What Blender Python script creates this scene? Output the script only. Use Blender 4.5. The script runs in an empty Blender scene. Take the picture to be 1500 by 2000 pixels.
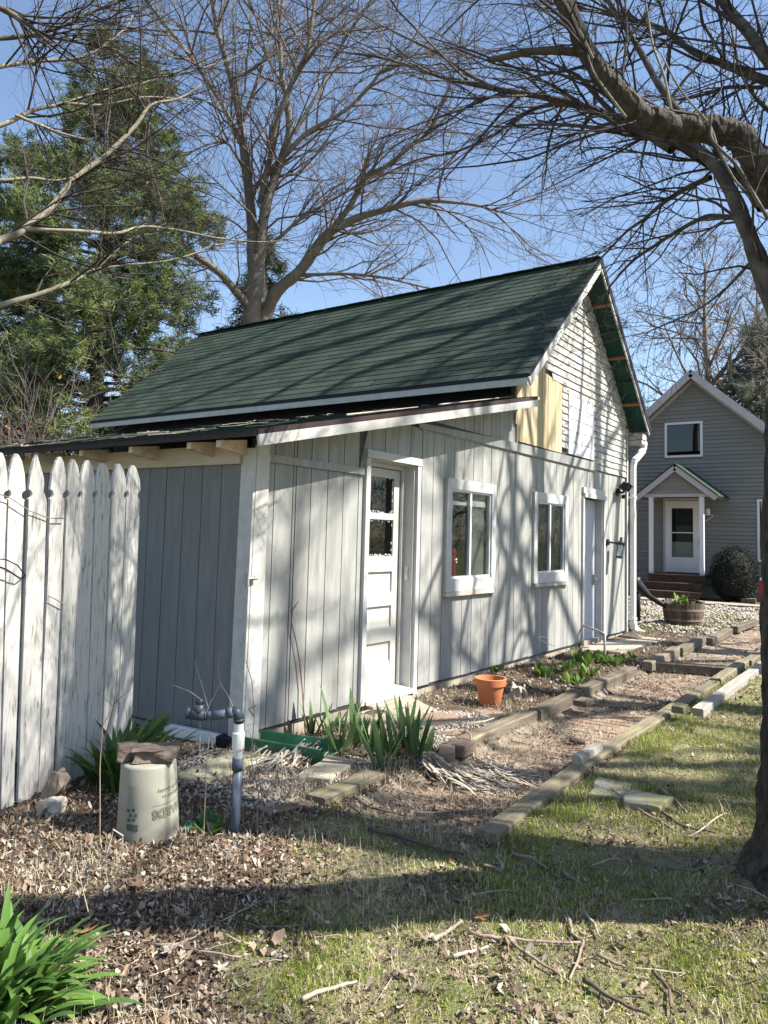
import bpy, math, random
import numpy as np
from mathutils import Vector, Matrix, Euler
R=math.radians
random.seed(7); rng=np.random.default_rng(7)
sc=bpy.context.scene
# ---------------------------------------------------------------- camera
CP=np.array([-3.828,-3.8336,1.3685]); YAW,PIT,ROL,FOC=0.957037709,0.0788362930,0.0266284351,1485.6
PY0=931.4
_f=np.array([math.sin(YAW)*math.cos(PIT),math.cos(YAW)*math.cos(PIT),math.sin(PIT)])
_r0=np.array([math.cos(YAW),-math.sin(YAW),0.]); _u0=np.cross(_r0,_f)
_r=_r0*math.cos(ROL)+_u0*math.sin(ROL); _u=np.cross(_r,_f)
cam=bpy.data.cameras.new('camera'); co=bpy.data.objects.new('camera',cam); sc.collection.objects.link(co)
m=Matrix(((_r[0],_u[0],-_f[0],CP[0]),(_r[1],_u[1],-_f[1],CP[1]),(_r[2],_u[2],-_f[2],CP[2]),(0,0,0,1)))
co.matrix_world=m
cam.sensor_fit='VERTICAL'; cam.sensor_height=24.0; cam.sensor_width=18.0
cam.lens=FOC/2000*24; cam.shift_y=-68.6/2000; cam.clip_start=.05; cam.clip_end=2000
sc.camera=co
# ---------------------------------------------------------------- sky, sun, exposure
SUN=np.array([.34,-1.,1.21]); SUN/=np.linalg.norm(SUN)
w=bpy.data.worlds.new('World'); sc.world=w; w.use_nodes=True
nt=w.node_tree; bg=nt.nodes['Background']
sky=nt.nodes.new('ShaderNodeTexSky'); sky.sky_type='NISHITA'; sky.sun_disc=False
sky.sun_elevation=math.asin(SUN[2]); sky.sun_rotation=math.atan2(SUN[0],SUN[1])
sky.air_density=1.0; sky.dust_density=0.8; sky.ozone_density=1.0; sky.altitude=200
nt.links.new(sky.outputs[0],bg.inputs[0]); bg.inputs[1].default_value=0.09
sl=bpy.data.lights.new('sun','SUN'); sl.energy=5.0; sl.angle=R(.53); sl.color=(1,.94,.85)
so=bpy.data.objects.new('sun',sl); sc.collection.objects.link(so)
so.rotation_euler=Vector(SUN).to_track_quat('Z','Y').to_euler(); so.location=(5,-10,12)
sc.view_settings.view_transform='Standard'; sc.view_settings.look='None'
sc.view_settings.exposure=1.40; sc.view_settings.gamma=1; sc.view_settings.use_curve_mapping=False
sc.cycles.max_bounces=6; sc.cycles.diffuse_bounces=3; sc.cycles.transparent_max_bounces=12
# ---------------------------------------------------------------- helpers
def ray(px,py): return _f+_r*(px-750)/FOC-_u*(py-PY0)/FOC
def at(px,py,z): return CP+z*ray(px,py)              # a place z metres ahead of the camera
def pl(px,py,ax,v): d=ray(px,py); return CP+(v-CP[ax])/d[ax]*d
def gz0(x): return float(np.interp(x,[-50,1,8,14,60],[-.1,-.1,-.04,-.03,-.05]))
def g(px,py,dz=0.):
    d=ray(px,py); z=-.1
    for _ in range(40):
        P=CP+(z-CP[2])/d[2]*d; z=.5*z+.5*(gz0(P[0])+dz)
    return P
_lat=np.random.default_rng(3).random((257,257))
def vn(x,y,s=1.,o=0.):                                   # value noise
    x=np.asarray(x,float)*s+o+1000; y=np.asarray(y,float)*s+o*1.7+1000
    xi=np.floor(x).astype(int); yi=np.floor(y).astype(int); fx=x-xi; fy=y-yi
    fx=fx*fx*(3-2*fx); fy=fy*fy*(3-2*fy); a=_lat[xi%256,yi%256]; b=_lat[(xi+1)%256,yi%256]; c=_lat[xi%256,(yi+1)%256]; d=_lat[(xi+1)%256,(yi+1)%256]
    return (a*(1-fx)+b*fx)*(1-fy)+(c*(1-fx)+d*fx)*fy
class B:
    def __init__(s): s.v=[]; s.f=[]; s.n=0; s.mi=[]
    def add(s,v,f,mi=0):
        s.v.append(np.asarray(v,float).reshape(-1,3)); s.f+= [tuple(i+s.n for i in q) for q in f]; s.mi+=[mi]*len(f); s.n+=len(s.v[-1]); return s
    def box(s,x0,x1,y0,y1,z0,z1,mi=0):
        v=[(x,y,z) for z in (z0,z1) for x,y in ((x0,y0),(x1,y0),(x1,y1),(x0,y1))]
        return s.add(v,[(3,2,1,0),(4,5,6,7),(0,1,5,4),(1,2,6,5),(2,3,7,6),(3,0,4,7)],mi)
    def obox(s,c,ax,h,mi=0):                              # centre, 3 axes, half sizes
        c=np.asarray(c,float); a=[np.asarray(q,float)/np.linalg.norm(q) for q in ax]
        v=[c+a[0]*h[0]*i+a[1]*h[1]*j+a[2]*h[2]*k for k in (-1,1) for i,j in ((-1,-1),(1,-1),(1,1),(-1,1))]
        return s.add(v,[(3,2,1,0),(4,5,6,7),(0,1,5,4),(1,2,6,5),(2,3,7,6),(3,0,4,7)],mi)
    def beam(s,p,q,wd,ht,up=(0,0,1),mi=0):                # box between two points
        p=np.asarray(p,float); q=np.asarray(q,float); d=q-p; L=np.linalg.norm(d); d=d/L
        sd=np.cross(d,up); sd/=np.linalg.norm(sd); u2=np.cross(sd,d)
        return s.obox((p+q)/2,(d,sd,u2),(L/2,wd/2,ht/2),mi)
    def prism(s,poly,axis,a0,a1,mi=0):                    # polygon (2D) extruded along axis
        n=len(poly); v=[]
        for a in (a0,a1):
            for p in poly: q=list(p); q.insert(axis,a); v.append(q)
        f=[tuple(range(n))[::-1],tuple(range(n,2*n))]+[(i,(i+1)%n,(i+1)%n+n,i+n) for i in range(n)]
        if axis==1: f=[t[::-1] for t in f]
        return s.add(v,f,mi)
    def tube(s,P,r,k=6,cap=True,mi=0):
        P=np.asarray(P,float); n=len(P); r=np.broadcast_to(np.asarray(r,float),(n,))
        T=np.gradient(P,axis=0); T/=np.linalg.norm(T,axis=1)[:,None]+1e-12
        ref=np.array([0,0,1.]) if abs(T[:,2]).mean()<.8 else np.array([1.,0,0])
        A=np.cross(T,ref); A/=np.linalg.norm(A,axis=1)[:,None]+1e-12; C=np.cross(T,A)
        t=np.arange(k)*2*math.pi/k
        V=P[:,None,:]+r[:,None,None]*(np.cos(t)[None,:,None]*A[:,None,:]+np.sin(t)[None,:,None]*C[:,None,:])
        f=[(i*k+j,i*k+(j+1)%k,(i+1)*k+(j+1)%k,(i+1)*k+j) for i in range(n-1) for j in range(k)]
        if cap: f+=[tuple(range(k))[::-1],tuple((n-1)*k+j for j in range(k))]
        return s.add(V.reshape(-1,3),f,mi)
    def lathe(s,prof,c=(0,0,0),k=32,mi=0):
        t=np.arange(k)*2*math.pi/k; V=[]
        for r,z in prof: V+= [(c[0]+r*math.cos(a),c[1]+r*math.sin(a),c[2]+z) for a in t]
        n=len(prof); f=[(i*k+j,i*k+(j+1)%k,(i+1)*k+(j+1)%k,(i+1)*k+j) for i in range(n-1) for j in range(k)]
        return s.add(V,f,mi)
def link(o): sc.collection.objects.link(o); return o
def tag(o,label=None,cat=None,group=None,kind=None):
    for k,v in (('label',label),('category',cat),('group',group),('kind',kind)):
        if v: o[k]=v
    return o
def wloc(p):
    l=np.zeros(3)
    while p is not None: l+=np.array(p.location); p=p.parent
    return l
def obj(name,b,mat,parent=None,smooth=False,world=True,bevel=0,loc=None):
    v=np.concatenate(b.v); 
    if parent is not None and world: v=v-wloc(parent)
    if loc is not None: v=v-np.asarray(loc,float)
    me=bpy.data.meshes.new(name); me.from_pydata(v.tolist(),[],b.f)
    ms=mat if isinstance(mat,(list,tuple)) else [mat]
    for q in ms: me.materials.append(q)
    if len(ms)>1: me.polygons.foreach_set('material_index',b.mi)
    if smooth: me.polygons.foreach_set('use_smooth',[True]*len(me.polygons))
    me.update(); o=link(bpy.data.objects.new(name,me)); o.parent=parent
    if loc is not None: o.location=loc
    if bevel:
        md=o.modifiers.new('b','BEVEL'); md.width=bevel; md.segments=2; md.limit_method='ANGLE'
    return o
def arr(name,V,F,mats,mi=None,parent=None,smooth=False,kind=None):   # fast: equal sided faces from arrays
    me=bpy.data.meshes.new(name); V=np.asarray(V,np.float32); F=np.asarray(F,np.int32); k=F.shape[1]
    if parent is not None: V=V-wloc(parent).astype(np.float32)
    me.vertices.add(len(V)); me.vertices.foreach_set('co',V.ravel())
    me.loops.add(F.size); me.loops.foreach_set('vertex_index',F.ravel())
    me.polygons.add(len(F)); me.polygons.foreach_set('loop_start',np.arange(0,F.size,k,dtype=np.int32))
    for q in mats: me.materials.append(q)
    if mi is not None: me.polygons.foreach_set('material_index',np.asarray(mi,np.int32))
    if smooth: me.polygons.foreach_set('use_smooth',np.ones(len(F),bool))
    me.update(calc_edges=True); me.validate(); o=link(bpy.data.objects.new(name,me)); o.parent=parent
    if kind: o['kind']=kind
    return o
def thing(name,label,cat,loc=(0,0,0),rz=0,group=None):
    o=link(bpy.data.objects.new(name,None)); o.location=loc; o.rotation_euler=(0,0,rz); o.empty_display_size=.1
    return tag(o,label,cat,group)
def copytree(o,parent=None):
    c=o.copy(); sc.collection.objects.link(c); c.parent=parent
    for ch in [q for q in o.children]: copytree(ch,c)
    return c
# ---------------------------------------------------------------- materials
def mk(name,cols,scale=8,stretch=(1,1,1),rough=.8,bump=.3,bscale=None,detail=6,var=.12,metal=0,bstretch=None,bdist=.01,spec=.3,cols2=None,scale2=2,sharp=None,trans=0):
    m=bpy.data.materials.new(name); m.use_nodes=True; n=m.node_tree.nodes; L=m.node_tree.links.new
    p=n['Principled BSDF']; p.inputs['Roughness'].default_value=rough; p.inputs['Metallic'].default_value=metal
    p.inputs['Specular IOR Level'].default_value=spec
    tc=n.new('ShaderNodeTexCoord'); mp=n.new('ShaderNodeMapping'); mp.inputs['Scale'].default_value=stretch
    geo=n.new('ShaderNodeNewGeometry'); oi=n.new('ShaderNodeObjectInfo')
    add=n.new('ShaderNodeVectorMath'); add.operation='ADD'; L(tc.outputs['Object'],add.inputs[0])
    mu=n.new('ShaderNodeMath'); mu.operation='MULTIPLY'; mu.inputs[1].default_value=37.; L(oi.outputs['Random'],mu.inputs[0]); L(mu.outputs[0],add.inputs[1])
    L(add.outputs[0],mp.inputs[0])
    nz=n.new('ShaderNodeTexNoise'); nz.inputs['Scale'].default_value=scale; nz.inputs['Detail'].default_value=detail; nz.inputs['Roughness'].default_value=.6
    L(mp.outputs[0],nz.inputs['Vector'])
    cr=n.new('ShaderNodeValToRGB'); L(nz.outputs[0],cr.inputs[0])
    el=cr.color_ramp.elements
    while len(el)<len(cols): el.new(.5)
    for e,(ps,c) in zip(el,cols): e.position=ps; e.color=(*c,1)
    out=cr.outputs[0]
    if cols2:                                             # second larger pattern: worn patches
        nz2=n.new('ShaderNodeTexNoise'); nz2.inputs['Scale'].default_value=scale2; nz2.inputs['Detail'].default_value=8; nz2.inputs['Roughness'].default_value=.7
        L(mp.outputs[0],nz2.inputs['Vector']); r2=n.new('ShaderNodeValToRGB'); L(nz2.outputs[0],r2.inputs[0])
        r2.color_ramp.elements[0].position=cols2[0]; r2.color_ramp.elements[1].position=cols2[1]
        mx=n.new('ShaderNodeMix'); mx.data_type='RGBA'; L(r2.outputs[0],mx.inputs['Factor']); L(out,mx.inputs[6]); mx.inputs[7].default_value=(*cols2[2],1); out=mx.outputs[2]
    hs=n.new('ShaderNodeHueSaturation'); mr=n.new('ShaderNodeMapRange'); mr.inputs['To Min'].default_value=1-var; mr.inputs['To Max'].default_value=1+var
    L(oi.outputs['Random'],mr.inputs[0]); L(mr.outputs[0],hs.inputs['Value']); L(out,hs.inputs['Color']); L(hs.outputs[0],p.inputs['Base Color'])
    if bump:
        mp2=n.new('ShaderNodeMapping'); mp2.inputs['Scale'].default_value=bstretch or stretch; L(add.outputs[0],mp2.inputs[0])
        nb=n.new('ShaderNodeTexNoise'); nb.inputs['Scale'].default_value=bscale or scale*3; nb.inputs['Detail'].default_value=5; L(mp2.outputs[0],nb.inputs['Vector'])
        bp=n.new('ShaderNodeBump'); bp.inputs['Strength'].default_value=bump; bp.inputs['Distance'].default_value=bdist
        L(nb.outputs[0],bp.inputs['Height']); L(bp.outputs[0],p.inputs['Normal'])
    if trans:
        tb=n.new('ShaderNodeBsdfTranslucent'); L(hs.outputs[0],tb.inputs['Color']); ms=n.new('ShaderNodeMixShader'); ms.inputs[0].default_value=trans
        L(p.outputs[0],ms.inputs[1]); L(tb.outputs[0],ms.inputs[2]); L(ms.outputs[0],n['Material Output'].inputs['Surface'])
    return m
def glass(name,tint,mixmin=.08):
    m=bpy.data.materials.new(name); m.use_nodes=True; n=m.node_tree.nodes; L=m.node_tree.links.new; n.remove(n['Principled BSDF'])
    t=n.new('ShaderNodeBsdfTransparent'); t.inputs[0].default_value=(*tint,1); gl=n.new('ShaderNodeBsdfGlossy'); gl.inputs['Roughness'].default_value=.02; gl.inputs[0].default_value=(.9,.93,.95,1)
    lw=n.new('ShaderNodeLayerWeight'); lw.inputs[0].default_value=.35; mr=n.new('ShaderNodeMapRange'); mr.inputs['To Min'].default_value=mixmin; mr.inputs['To Max'].default_value=.10; L(lw.outputs['Fresnel'],mr.inputs[0])
    mx=n.new('ShaderNodeMixShader'); L(mr.outputs[0],mx.inputs[0]); L(t.outputs[0],mx.inputs[1]); L(gl.outputs[0],mx.inputs[2]); L(mx.outputs[0],n['Material Output'].inputs['Surface'])
    return m
M={}
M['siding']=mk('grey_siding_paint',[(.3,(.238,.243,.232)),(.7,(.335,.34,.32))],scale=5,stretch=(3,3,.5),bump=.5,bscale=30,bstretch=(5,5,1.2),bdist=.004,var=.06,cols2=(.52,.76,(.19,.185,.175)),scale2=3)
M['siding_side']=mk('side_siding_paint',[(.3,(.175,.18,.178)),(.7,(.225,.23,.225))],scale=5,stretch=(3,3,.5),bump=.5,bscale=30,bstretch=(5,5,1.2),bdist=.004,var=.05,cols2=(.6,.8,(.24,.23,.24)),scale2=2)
M['groove']=mk('groove_dark',[(.3,(.05,.055,.065)),(.7,(.08,.085,.1))],bump=0)
M['white']=mk('weathered_white_paint',[(.3,(.42,.41,.39)),(.7,(.55,.54,.50))],scale=6,stretch=(2,2,2),bump=.3,bscale=40,bdist=.003,cols2=(.62,.72,(.40,.37,.33)),scale2=9)
M['trim']=mk('window_trim_paint',[(.3,(.40,.405,.40)),(.7,(.50,.50,.49))],scale=8,bump=.2,bdist=.002,var=.05,cols2=(.66,.76,(.42,.40,.38)),scale2=7)
M['door']=mk('door_paint',[(.3,(.43,.43,.40)),(.7,(.52,.51,.47))],scale=6,bump=.2,bdist=.002,var=.03,cols2=(.66,.8,(.5,.48,.42)),scale2=4)
M['cream']=mk('bare_pine_trim',[(.3,(.50,.40,.30)),(.7,(.66,.56,.44))],scale=5,stretch=(3,.5,3),bump=.3,cols2=(.55,.7,(.30,.24,.2)),scale2=4)
M['brown']=mk('brown_fascia',[(.3,(.035,.022,.024)),(.7,(.055,.036,.038))],scale=5,bump=.2)
M['black']=mk('tar_paper',[(.3,(.010,.010,.022)),(.7,(.02,.02,.036))],scale=3,rough=.7,bump=.3)
M['shingle']=mk('green_shingle',[(.25,(.014,.023,.018)),(.5,(.031,.047,.037)),(.8,(.062,.084,.067))],scale=60,rough=.95,bump=.6,bscale=160,bdist=.003,var=.24,spec=.15)
M['yellow']=mk('yellow_siding_paint',[(.3,(.36,.285,.16)),(.7,(.50,.41,.25))],scale=5,stretch=(5,5,.35),bump=.5,var=.12,cols2=(.5,.68,(.50,.465,.39)),scale2=4)
M['lap']=mk('peeling_clapboard',[(.38,(.18,.165,.14)),(.47,(.37,.36,.33)),(.7,(.52,.51,.465))],scale=9,stretch=(.7,1,2.2),bump=.6,bdist=.004,var=.12,cols2=(.52,.62,(.27,.275,.30)),scale2=4)
M['patch']=mk('flaking_patch_board',[(.34,(.22,.21,.20)),(.44,(.42,.43,.46)),(.7,(.52,.535,.57))],scale=9,bump=.5,var=.05,cols2=(.64,.70,(.28,.23,.16)),scale2=6)
M['greensoffit']=mk('green_soffit_paint',[(.3,(.012,.05,.042)),(.7,(.02,.075,.06))],scale=5,bump=.3,var=.1)
M['rawwood']=mk('raw_wood',[(.3,(.20,.10,.045)),(.7,(.34,.18,.08))],scale=5,bump=.3)
M['picket']=mk('peeling_picket',[(.28,(.10,.09,.075)),(.36,(.28,.265,.23)),(.44,(.48,.47,.44)),(.8,(.57,.565,.53))],scale=18,stretch=(4,4,.45),bump=.9,bscale=22,bstretch=(6,6,.5),bdist=.006,var=.08,cols2=(.60,.66,(.30,.28,.235)),scale2=5)
M['timber']=mk('landscape_timber',[(.3,(.085,.07,.054)),(.6,(.16,.135,.10)),(.8,(.24,.205,.155))],scale=5,stretch=(.6,6,6),bump=.8,bscale=14,bstretch=(.8,9,9),bdist=.006,var=.2,cols2=(.56,.7,(.20,.21,.10)),scale2=2.5)
M['timberY']=mk('mossy_timber',[(.3,(.115,.10,.067)),(.6,(.20,.175,.118)),(.8,(.275,.245,.17))],scale=5,stretch=(.6,6,6),bump=.8,bscale=14,bstretch=(.8,9,9),bdist=.006,var=.15,cols2=(.54,.7,(.22,.225,.085)),scale2=2.5)
M['board']=mk('brown_board',[(.3,(.15,.10,.075)),(.7,(.26,.185,.14))],scale=7,stretch=(.8,7,7),bump=.7,bdist=.006,cols2=(.6,.75,(.30,.26,.19)),scale2=3)
M['concrete']=mk('old_concrete',[(.3,(.25,.22,.17)),(.7,(.38,.34,.275))],scale=6,bump=.6,bscale=40,bdist=.005,cols2=(.55,.7,(.22,.20,.13)),scale2=3)
M['palewood']=mk('pale_bare_timber',[(.3,(.25,.235,.20)),(.7,(.37,.35,.31))],scale=5,stretch=(.6,6,6),bump=.5,bdist=.004)
M['moss']=mk('mossy_concrete',[(.3,(.22,.21,.16)),(.7,(.36,.34,.27))],scale=6,bump=.6,bscale=40,bdist=.006,cols2=(.5,.66,(.24,.24,.10)),scale2=4)
M['brick']=mk('path_brick',[(.3,(.22,.15,.105)),(.6,(.31,.225,.165)),(.8,(.38,.30,.23))],scale=12,bump=.6,bscale=60,bdist=.004,var=.12,cols2=(.44,.6,(.25,.19,.14)),scale2=6)
M['stone']=mk('dark_paver',[(.3,(.09,.07,.055)),(.7,(.19,.15,.12))],scale=14,bump=.8,bscale=50,bdist=.006)
M['rock']=mk('pale_rock',[(.3,(.30,.27,.22)),(.7,(.52,.49,.42))],scale=6,bump=.8,bdist=.02,bscale=10)
M['terracotta']=mk('terracotta',[(.3,(.44,.15,.065)),(.7,(.52,.20,.095))],scale=4,bump=.15,rough=.85,var=.02,cols2=(.6,.8,(.50,.27,.17)),scale2=3)
M['soil']=mk('soil',[(.3,(.045,.032,.022)),(.55,(.095,.07,.048)),(.8,(.17,.13,.09))],scale=9,bump=1,bscale=60,bdist=.02,detail=9)
M['bucket']=mk('faded_bucket_plastic',[(.3,(.25,.248,.20)),(.7,(.32,.315,.26))],scale=3,rough=.45,bump=.05,var=0,cols2=(.66,.8,(.30,.32,.24)),scale2=7)
M['print']=mk('dark_green_print',[(.3,(.06,.09,.065)),(.7,(.10,.125,.095))],bump=0,var=0)
M['printpale']=mk('pale_print',[(.3,(.26,.26,.20)),(.7,(.28,.28,.215))],bump=0,var=0)
M['labelink']=mk('label_ink',[(.3,(.20,.22,.16)),(.7,(.24,.26,.19))],bump=0,var=0)
M['greypvc']=mk('grey_pvc',[(.3,(.075,.10,.135)),(.7,(.11,.14,.18))],scale=5,rough=.45,bump=.05,cols2=(.66,.8,(.16,.17,.17)),scale2=8)
M['darkpvc']=mk('dark_pvc',[(.3,(.035,.045,.06)),(.7,(.055,.07,.09))],scale=5,rough=.4,bump=.05)
M['whitepvc']=mk('white_pvc',[(.3,(.60,.61,.58)),(.7,(.70,.70,.67))],scale=5,rough=.4,bump=.05,cols2=(.68,.8,(.4,.38,.33)),scale2=10)
M['galv']=mk('galvanised_pipe',[(.3,(.28,.29,.28)),(.7,(.40,.41,.39))],scale=12,rough=.55,metal=.3,bump=.1)
M['gutter']=mk('downspout_paint',[(.3,(.66,.67,.66)),(.7,(.74,.75,.74))],scale=4,rough=.5,bump=.1,var=.02,cols2=(.62,.8,(.5,.49,.46)),scale2=2)
M['greenplastic']=mk('green_splash_plastic',[(.3,(.035,.13,.07)),(.7,(.055,.19,.10))],scale=8,rough=.5,bump=.1,cols2=(.6,.8,(.16,.22,.13)),scale2=5)
M['blackplastic']=mk('black_plastic',[(.3,(.008,.008,.009)),(.7,(.018,.018,.02))],rough=.5,bump=.1)
M['bark']=mk('maple_bark',[(.3,(.025,.02,.016)),(.5,(.065,.053,.042)),(.75,(.125,.105,.082))],scale=12,stretch=(3,3,1.0),bump=1,bscale=16,bstretch=(4,4,.6),bdist=.03)
M['barkthin']=mk('limb_bark',[(.3,(.05,.04,.033)),(.5,(.095,.08,.063)),(.75,(.17,.145,.115))],scale=14,bump=.8,bscale=30,bdist=.01)
M['twig']=mk('twig_bark',[(.3,(.035,.027,.024)),(.7,(.07,.056,.05))],scale=4,bump=0)
M['twigpale']=mk('pale_limb_bark',[(.3,(.15,.135,.10)),(.7,(.30,.27,.20))],scale=9,bump=.4,bdist=.01)
M['greybark']=mk('grey_smooth_bark',[(.3,(.11,.10,.082)),(.7,(.20,.18,.15))],scale=3,bump=.4,bdist=.02)
M['twigpink']=mk('reddish_twigs',[(.3,(.085,.068,.062)),(.7,(.16,.13,.118))],scale=2,bump=0)
M['needle1']=mk('pine_needles_bright',[(.3,(.11,.15,.045)),(.7,(.20,.24,.08))],scale=.8,bump=0,trans=.25)
M['needle2']=mk('pine_needles_dark',[(.3,(.04,.062,.03)),(.7,(.08,.11,.055))],scale=.8,bump=0,trans=.25)
M['needle3']=mk('pine_needles_bluish',[(.3,(.09,.12,.065)),(.7,(.17,.20,.12))],scale=.8,bump=0,trans=.25)
M['spruce']=mk('spruce_needles',[(.3,(.025,.036,.016)),(.7,(.06,.075,.032))],scale=.8,bump=0,trans=.15)
M['grass1']=mk('grass_green',[(.3,(.095,.15,.02)),(.7,(.18,.25,.035))],scale=2,bump=0,trans=.3)
M['grass2']=mk('grass_yellow_green',[(.3,(.24,.28,.04)),(.7,(.38,.40,.08))],scale=2,bump=0,trans=.3)
M['straw']=mk('dead_grass',[(.3,(.36,.31,.19)),(.7,(.54,.48,.33))],scale=2,bump=0,trans=.2)
M['leafA']=mk('dead_leaf_tan',[(.3,(.20,.15,.105)),(.7,(.34,.265,.19))],scale=15,bump=.3,trans=.15)
M['leafB']=mk('dead_leaf_brown',[(.3,(.10,.064,.042)),(.7,(.17,.115,.078))],scale=15,bump=.3,trans=.1)
M['leafC']=mk('dead_leaf_pale',[(.3,(.32,.28,.225)),(.7,(.48,.43,.36))],scale=15,bump=.3,trans=.15)
M['leafD']=mk('dead_leaf_dark',[(.3,(.055,.038,.026)),(.7,(.10,.07,.05))],scale=15,bump=.3)
M['iris']=mk('iris_leaf',[(.3,(.12,.21,.08)),(.7,(.21,.31,.13))],scale=4,stretch=(6,6,.6),rough=.5,bump=.3,bdist=.003,trans=.25)
M['lily']=mk('daylily_leaf',[(.3,(.07,.16,.03)),(.7,(.14,.25,.055))],scale=4,rough=.45,bump=.2,bdist=.003,trans=.3)
M['lilyd']=mk('daylily_leaf_deep',[(.3,(.04,.10,.025)),(.7,(.08,.16,.04))],scale=4,rough=.45,bump=.2,bdist=.003,trans=.3)
M['weed']=mk('leafy_green',[(.3,(.11,.20,.035)),(.7,(.19,.30,.06))],scale=5,rough=.55,bump=.3,trans=.3)
M['gravel']=mk('white_gravel',[(.3,(.24,.225,.20)),(.7,(.44,.42,.38))],scale=25,bump=.4,var=.1)
M['stick']=mk('fallen_stick',[(.3,(.16,.12,.09)),(.7,(.32,.26,.2))],scale=14,bump=.5)
M['stickpale']=mk('pale_stick',[(.3,(.27,.235,.18)),(.7,(.42,.37,.29))],scale=14,bump=.5)
M['stickdark']=mk('dark_stick',[(.3,(.06,.045,.035)),(.7,(.13,.10,.08))],scale=14,bump=.5)
M['vinyl']=mk('vinyl_siding',[(.3,(.20,.205,.195)),(.7,(.235,.24,.228))],scale=1.2,bump=.1,rough=.6,var=.05)
M['vinyltan']=mk('tan_vinyl',[(.3,(.24,.225,.20)),(.7,(.27,.255,.23))],scale=1.2,bump=.1,rough=.6,var=.04)
M['housetrim']=mk('house_trim',[(.3,(.42,.40,.42)),(.7,(.48,.46,.48))],scale=2,bump=.05,rough=.5,var=.02)
M['housewhite']=mk('house_white',[(.3,(.66,.67,.70)),(.7,(.74,.75,.78))],scale=2,bump=.05,rough=.4,var=.02)
M['steps']=mk('brown_steps',[(.3,(.055,.036,.03)),(.7,(.09,.06,.048))],scale=5,bump=.3)
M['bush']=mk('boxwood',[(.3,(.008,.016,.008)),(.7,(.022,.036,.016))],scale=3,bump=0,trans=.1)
M['iron']=mk('black_iron',[(.3,(.01,.01,.011)),(.7,(.02,.02,.022))],rough=.45,bump=.2)
M['frosted']=mk('lantern_glass',[(.3,(.5,.5,.5)),(.7,(.56,.56,.56))],rough=.25,bump=.1)
M['chrome']=mk('worn_brass',[(.3,(.45,.42,.36)),(.7,(.55,.52,.46))],rough=.35,metal=.7,bump=.1)
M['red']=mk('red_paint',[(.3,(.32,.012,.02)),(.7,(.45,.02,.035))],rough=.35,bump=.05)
M['dark']=mk('dark_interior',[(.3,(.012,.012,.013)),(.7,(.025,.025,.026))],scale=2,bump=0)
M['blind']=mk('window_shade',[(.3,(.15,.15,.14)),(.7,(.19,.19,.18))],scale=2,bump=.1)
M['valance']=mk('blind_valance',[(.3,(.50,.49,.42)),(.7,(.56,.55,.48))],bump=.1)
M['alu']=mk('aluminium_frame',[(.3,(.62,.63,.63)),(.7,(.70,.71,.71))],rough=.4,bump=.05,var=.02)
M['bare']=mk('bare_door_wood',[(.3,(.42,.33,.23)),(.7,(.52,.42,.30))],scale=6,stretch=(1,5,5),bump=.3)
M['barrel']=mk('old_barrel_wood',[(.3,(.06,.045,.033)),(.7,(.15,.115,.085))],scale=6,stretch=(4,4,.6),bump=.7,var=.3)
M['blueglass']=mk('blue_glass_chips',[(.3,(.05,.12,.16)),(.7,(.22,.34,.40))],rough=.2,bump=0)
M['glass']=glass('window_glass',(.8,.83,.83),.02)
M['gdoor']=glass('dirty_door_glass',(.35,.37,.37),.05)
M['greydoor']=mk('grey_door_paint',[(.3,(.36,.39,.44)),(.7,(.44,.47,.52))],scale=4,bump=.1,var=0)
M['strawclump']=mk('dead_iris_leaf',[(.3,(.42,.36,.28)),(.7,(.62,.56,.46))],scale=8,bump=.3,trans=.1)
M['orangeleaf']=mk('orange_dead_leaf',[(.3,(.36,.17,.07)),(.7,(.5,.27,.13))],bump=0,trans=.3)
# ================================================================ SHED
shed=thing('wooden_shed','old grey wooden shed with green shingle roof and a low lean-to on its left','shed',(0,0,0))
OPEN=[(1.372,2.115,-.2,2.045),(2.76,3.642,.965,1.872),(4.85,5.742,.972,1.858),(6.452,7.25,-.2,2.0)]
def rake(x): return 1.975+(x+.28)*.2165        # underside of the lean-to roof at the front wall
def strips(xa,xb):
    cuts=sorted({xa,xb}|{c for o in OPEN for c in o[:2] if xa<c<xb}); return list(zip(cuts,cuts[1:]))
def wallpiece(b,xa,xb,zlo,ztf,y0,y1):
    for a,c in strips(xa,xb):
        mid=(a+c)/2; segs=[(zlo,None)]; ops=sorted((o[2],o[3]) for o in OPEN if o[0]-1e-6<mid<o[1]+1e-6)
        lo=zlo; out=[]
        for z0,z1 in ops:
            if z0>lo: out.append((lo,z0,z0))
            lo=z1
        out.append((lo,ztf(a),ztf(c)))
        for l,t0,t1 in out:
            if t0>l+.01 or t1>l+.01: b.prism([(a,l),(c,l),(c,max(t1,l+.005)),(a,max(t0,l+.005))],1,y0,y1)
def gable(x): return 5.309-.135-.887*abs(x-6.305)
SH=M['siding']
grooves=[.10,.2313,.4345,.467,.6377,.8409,1.0441,1.2473]+[2.2356+.2032*i for i in range(-4,31)]
grooves=sorted(q for q in grooves if q<8.25)+[8.30]
def topf(x):
    if x<1.3: return 1.884
    if x<2.13: return rake(x)
    if x<6.886: return 2.405
    return 2.41
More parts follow.
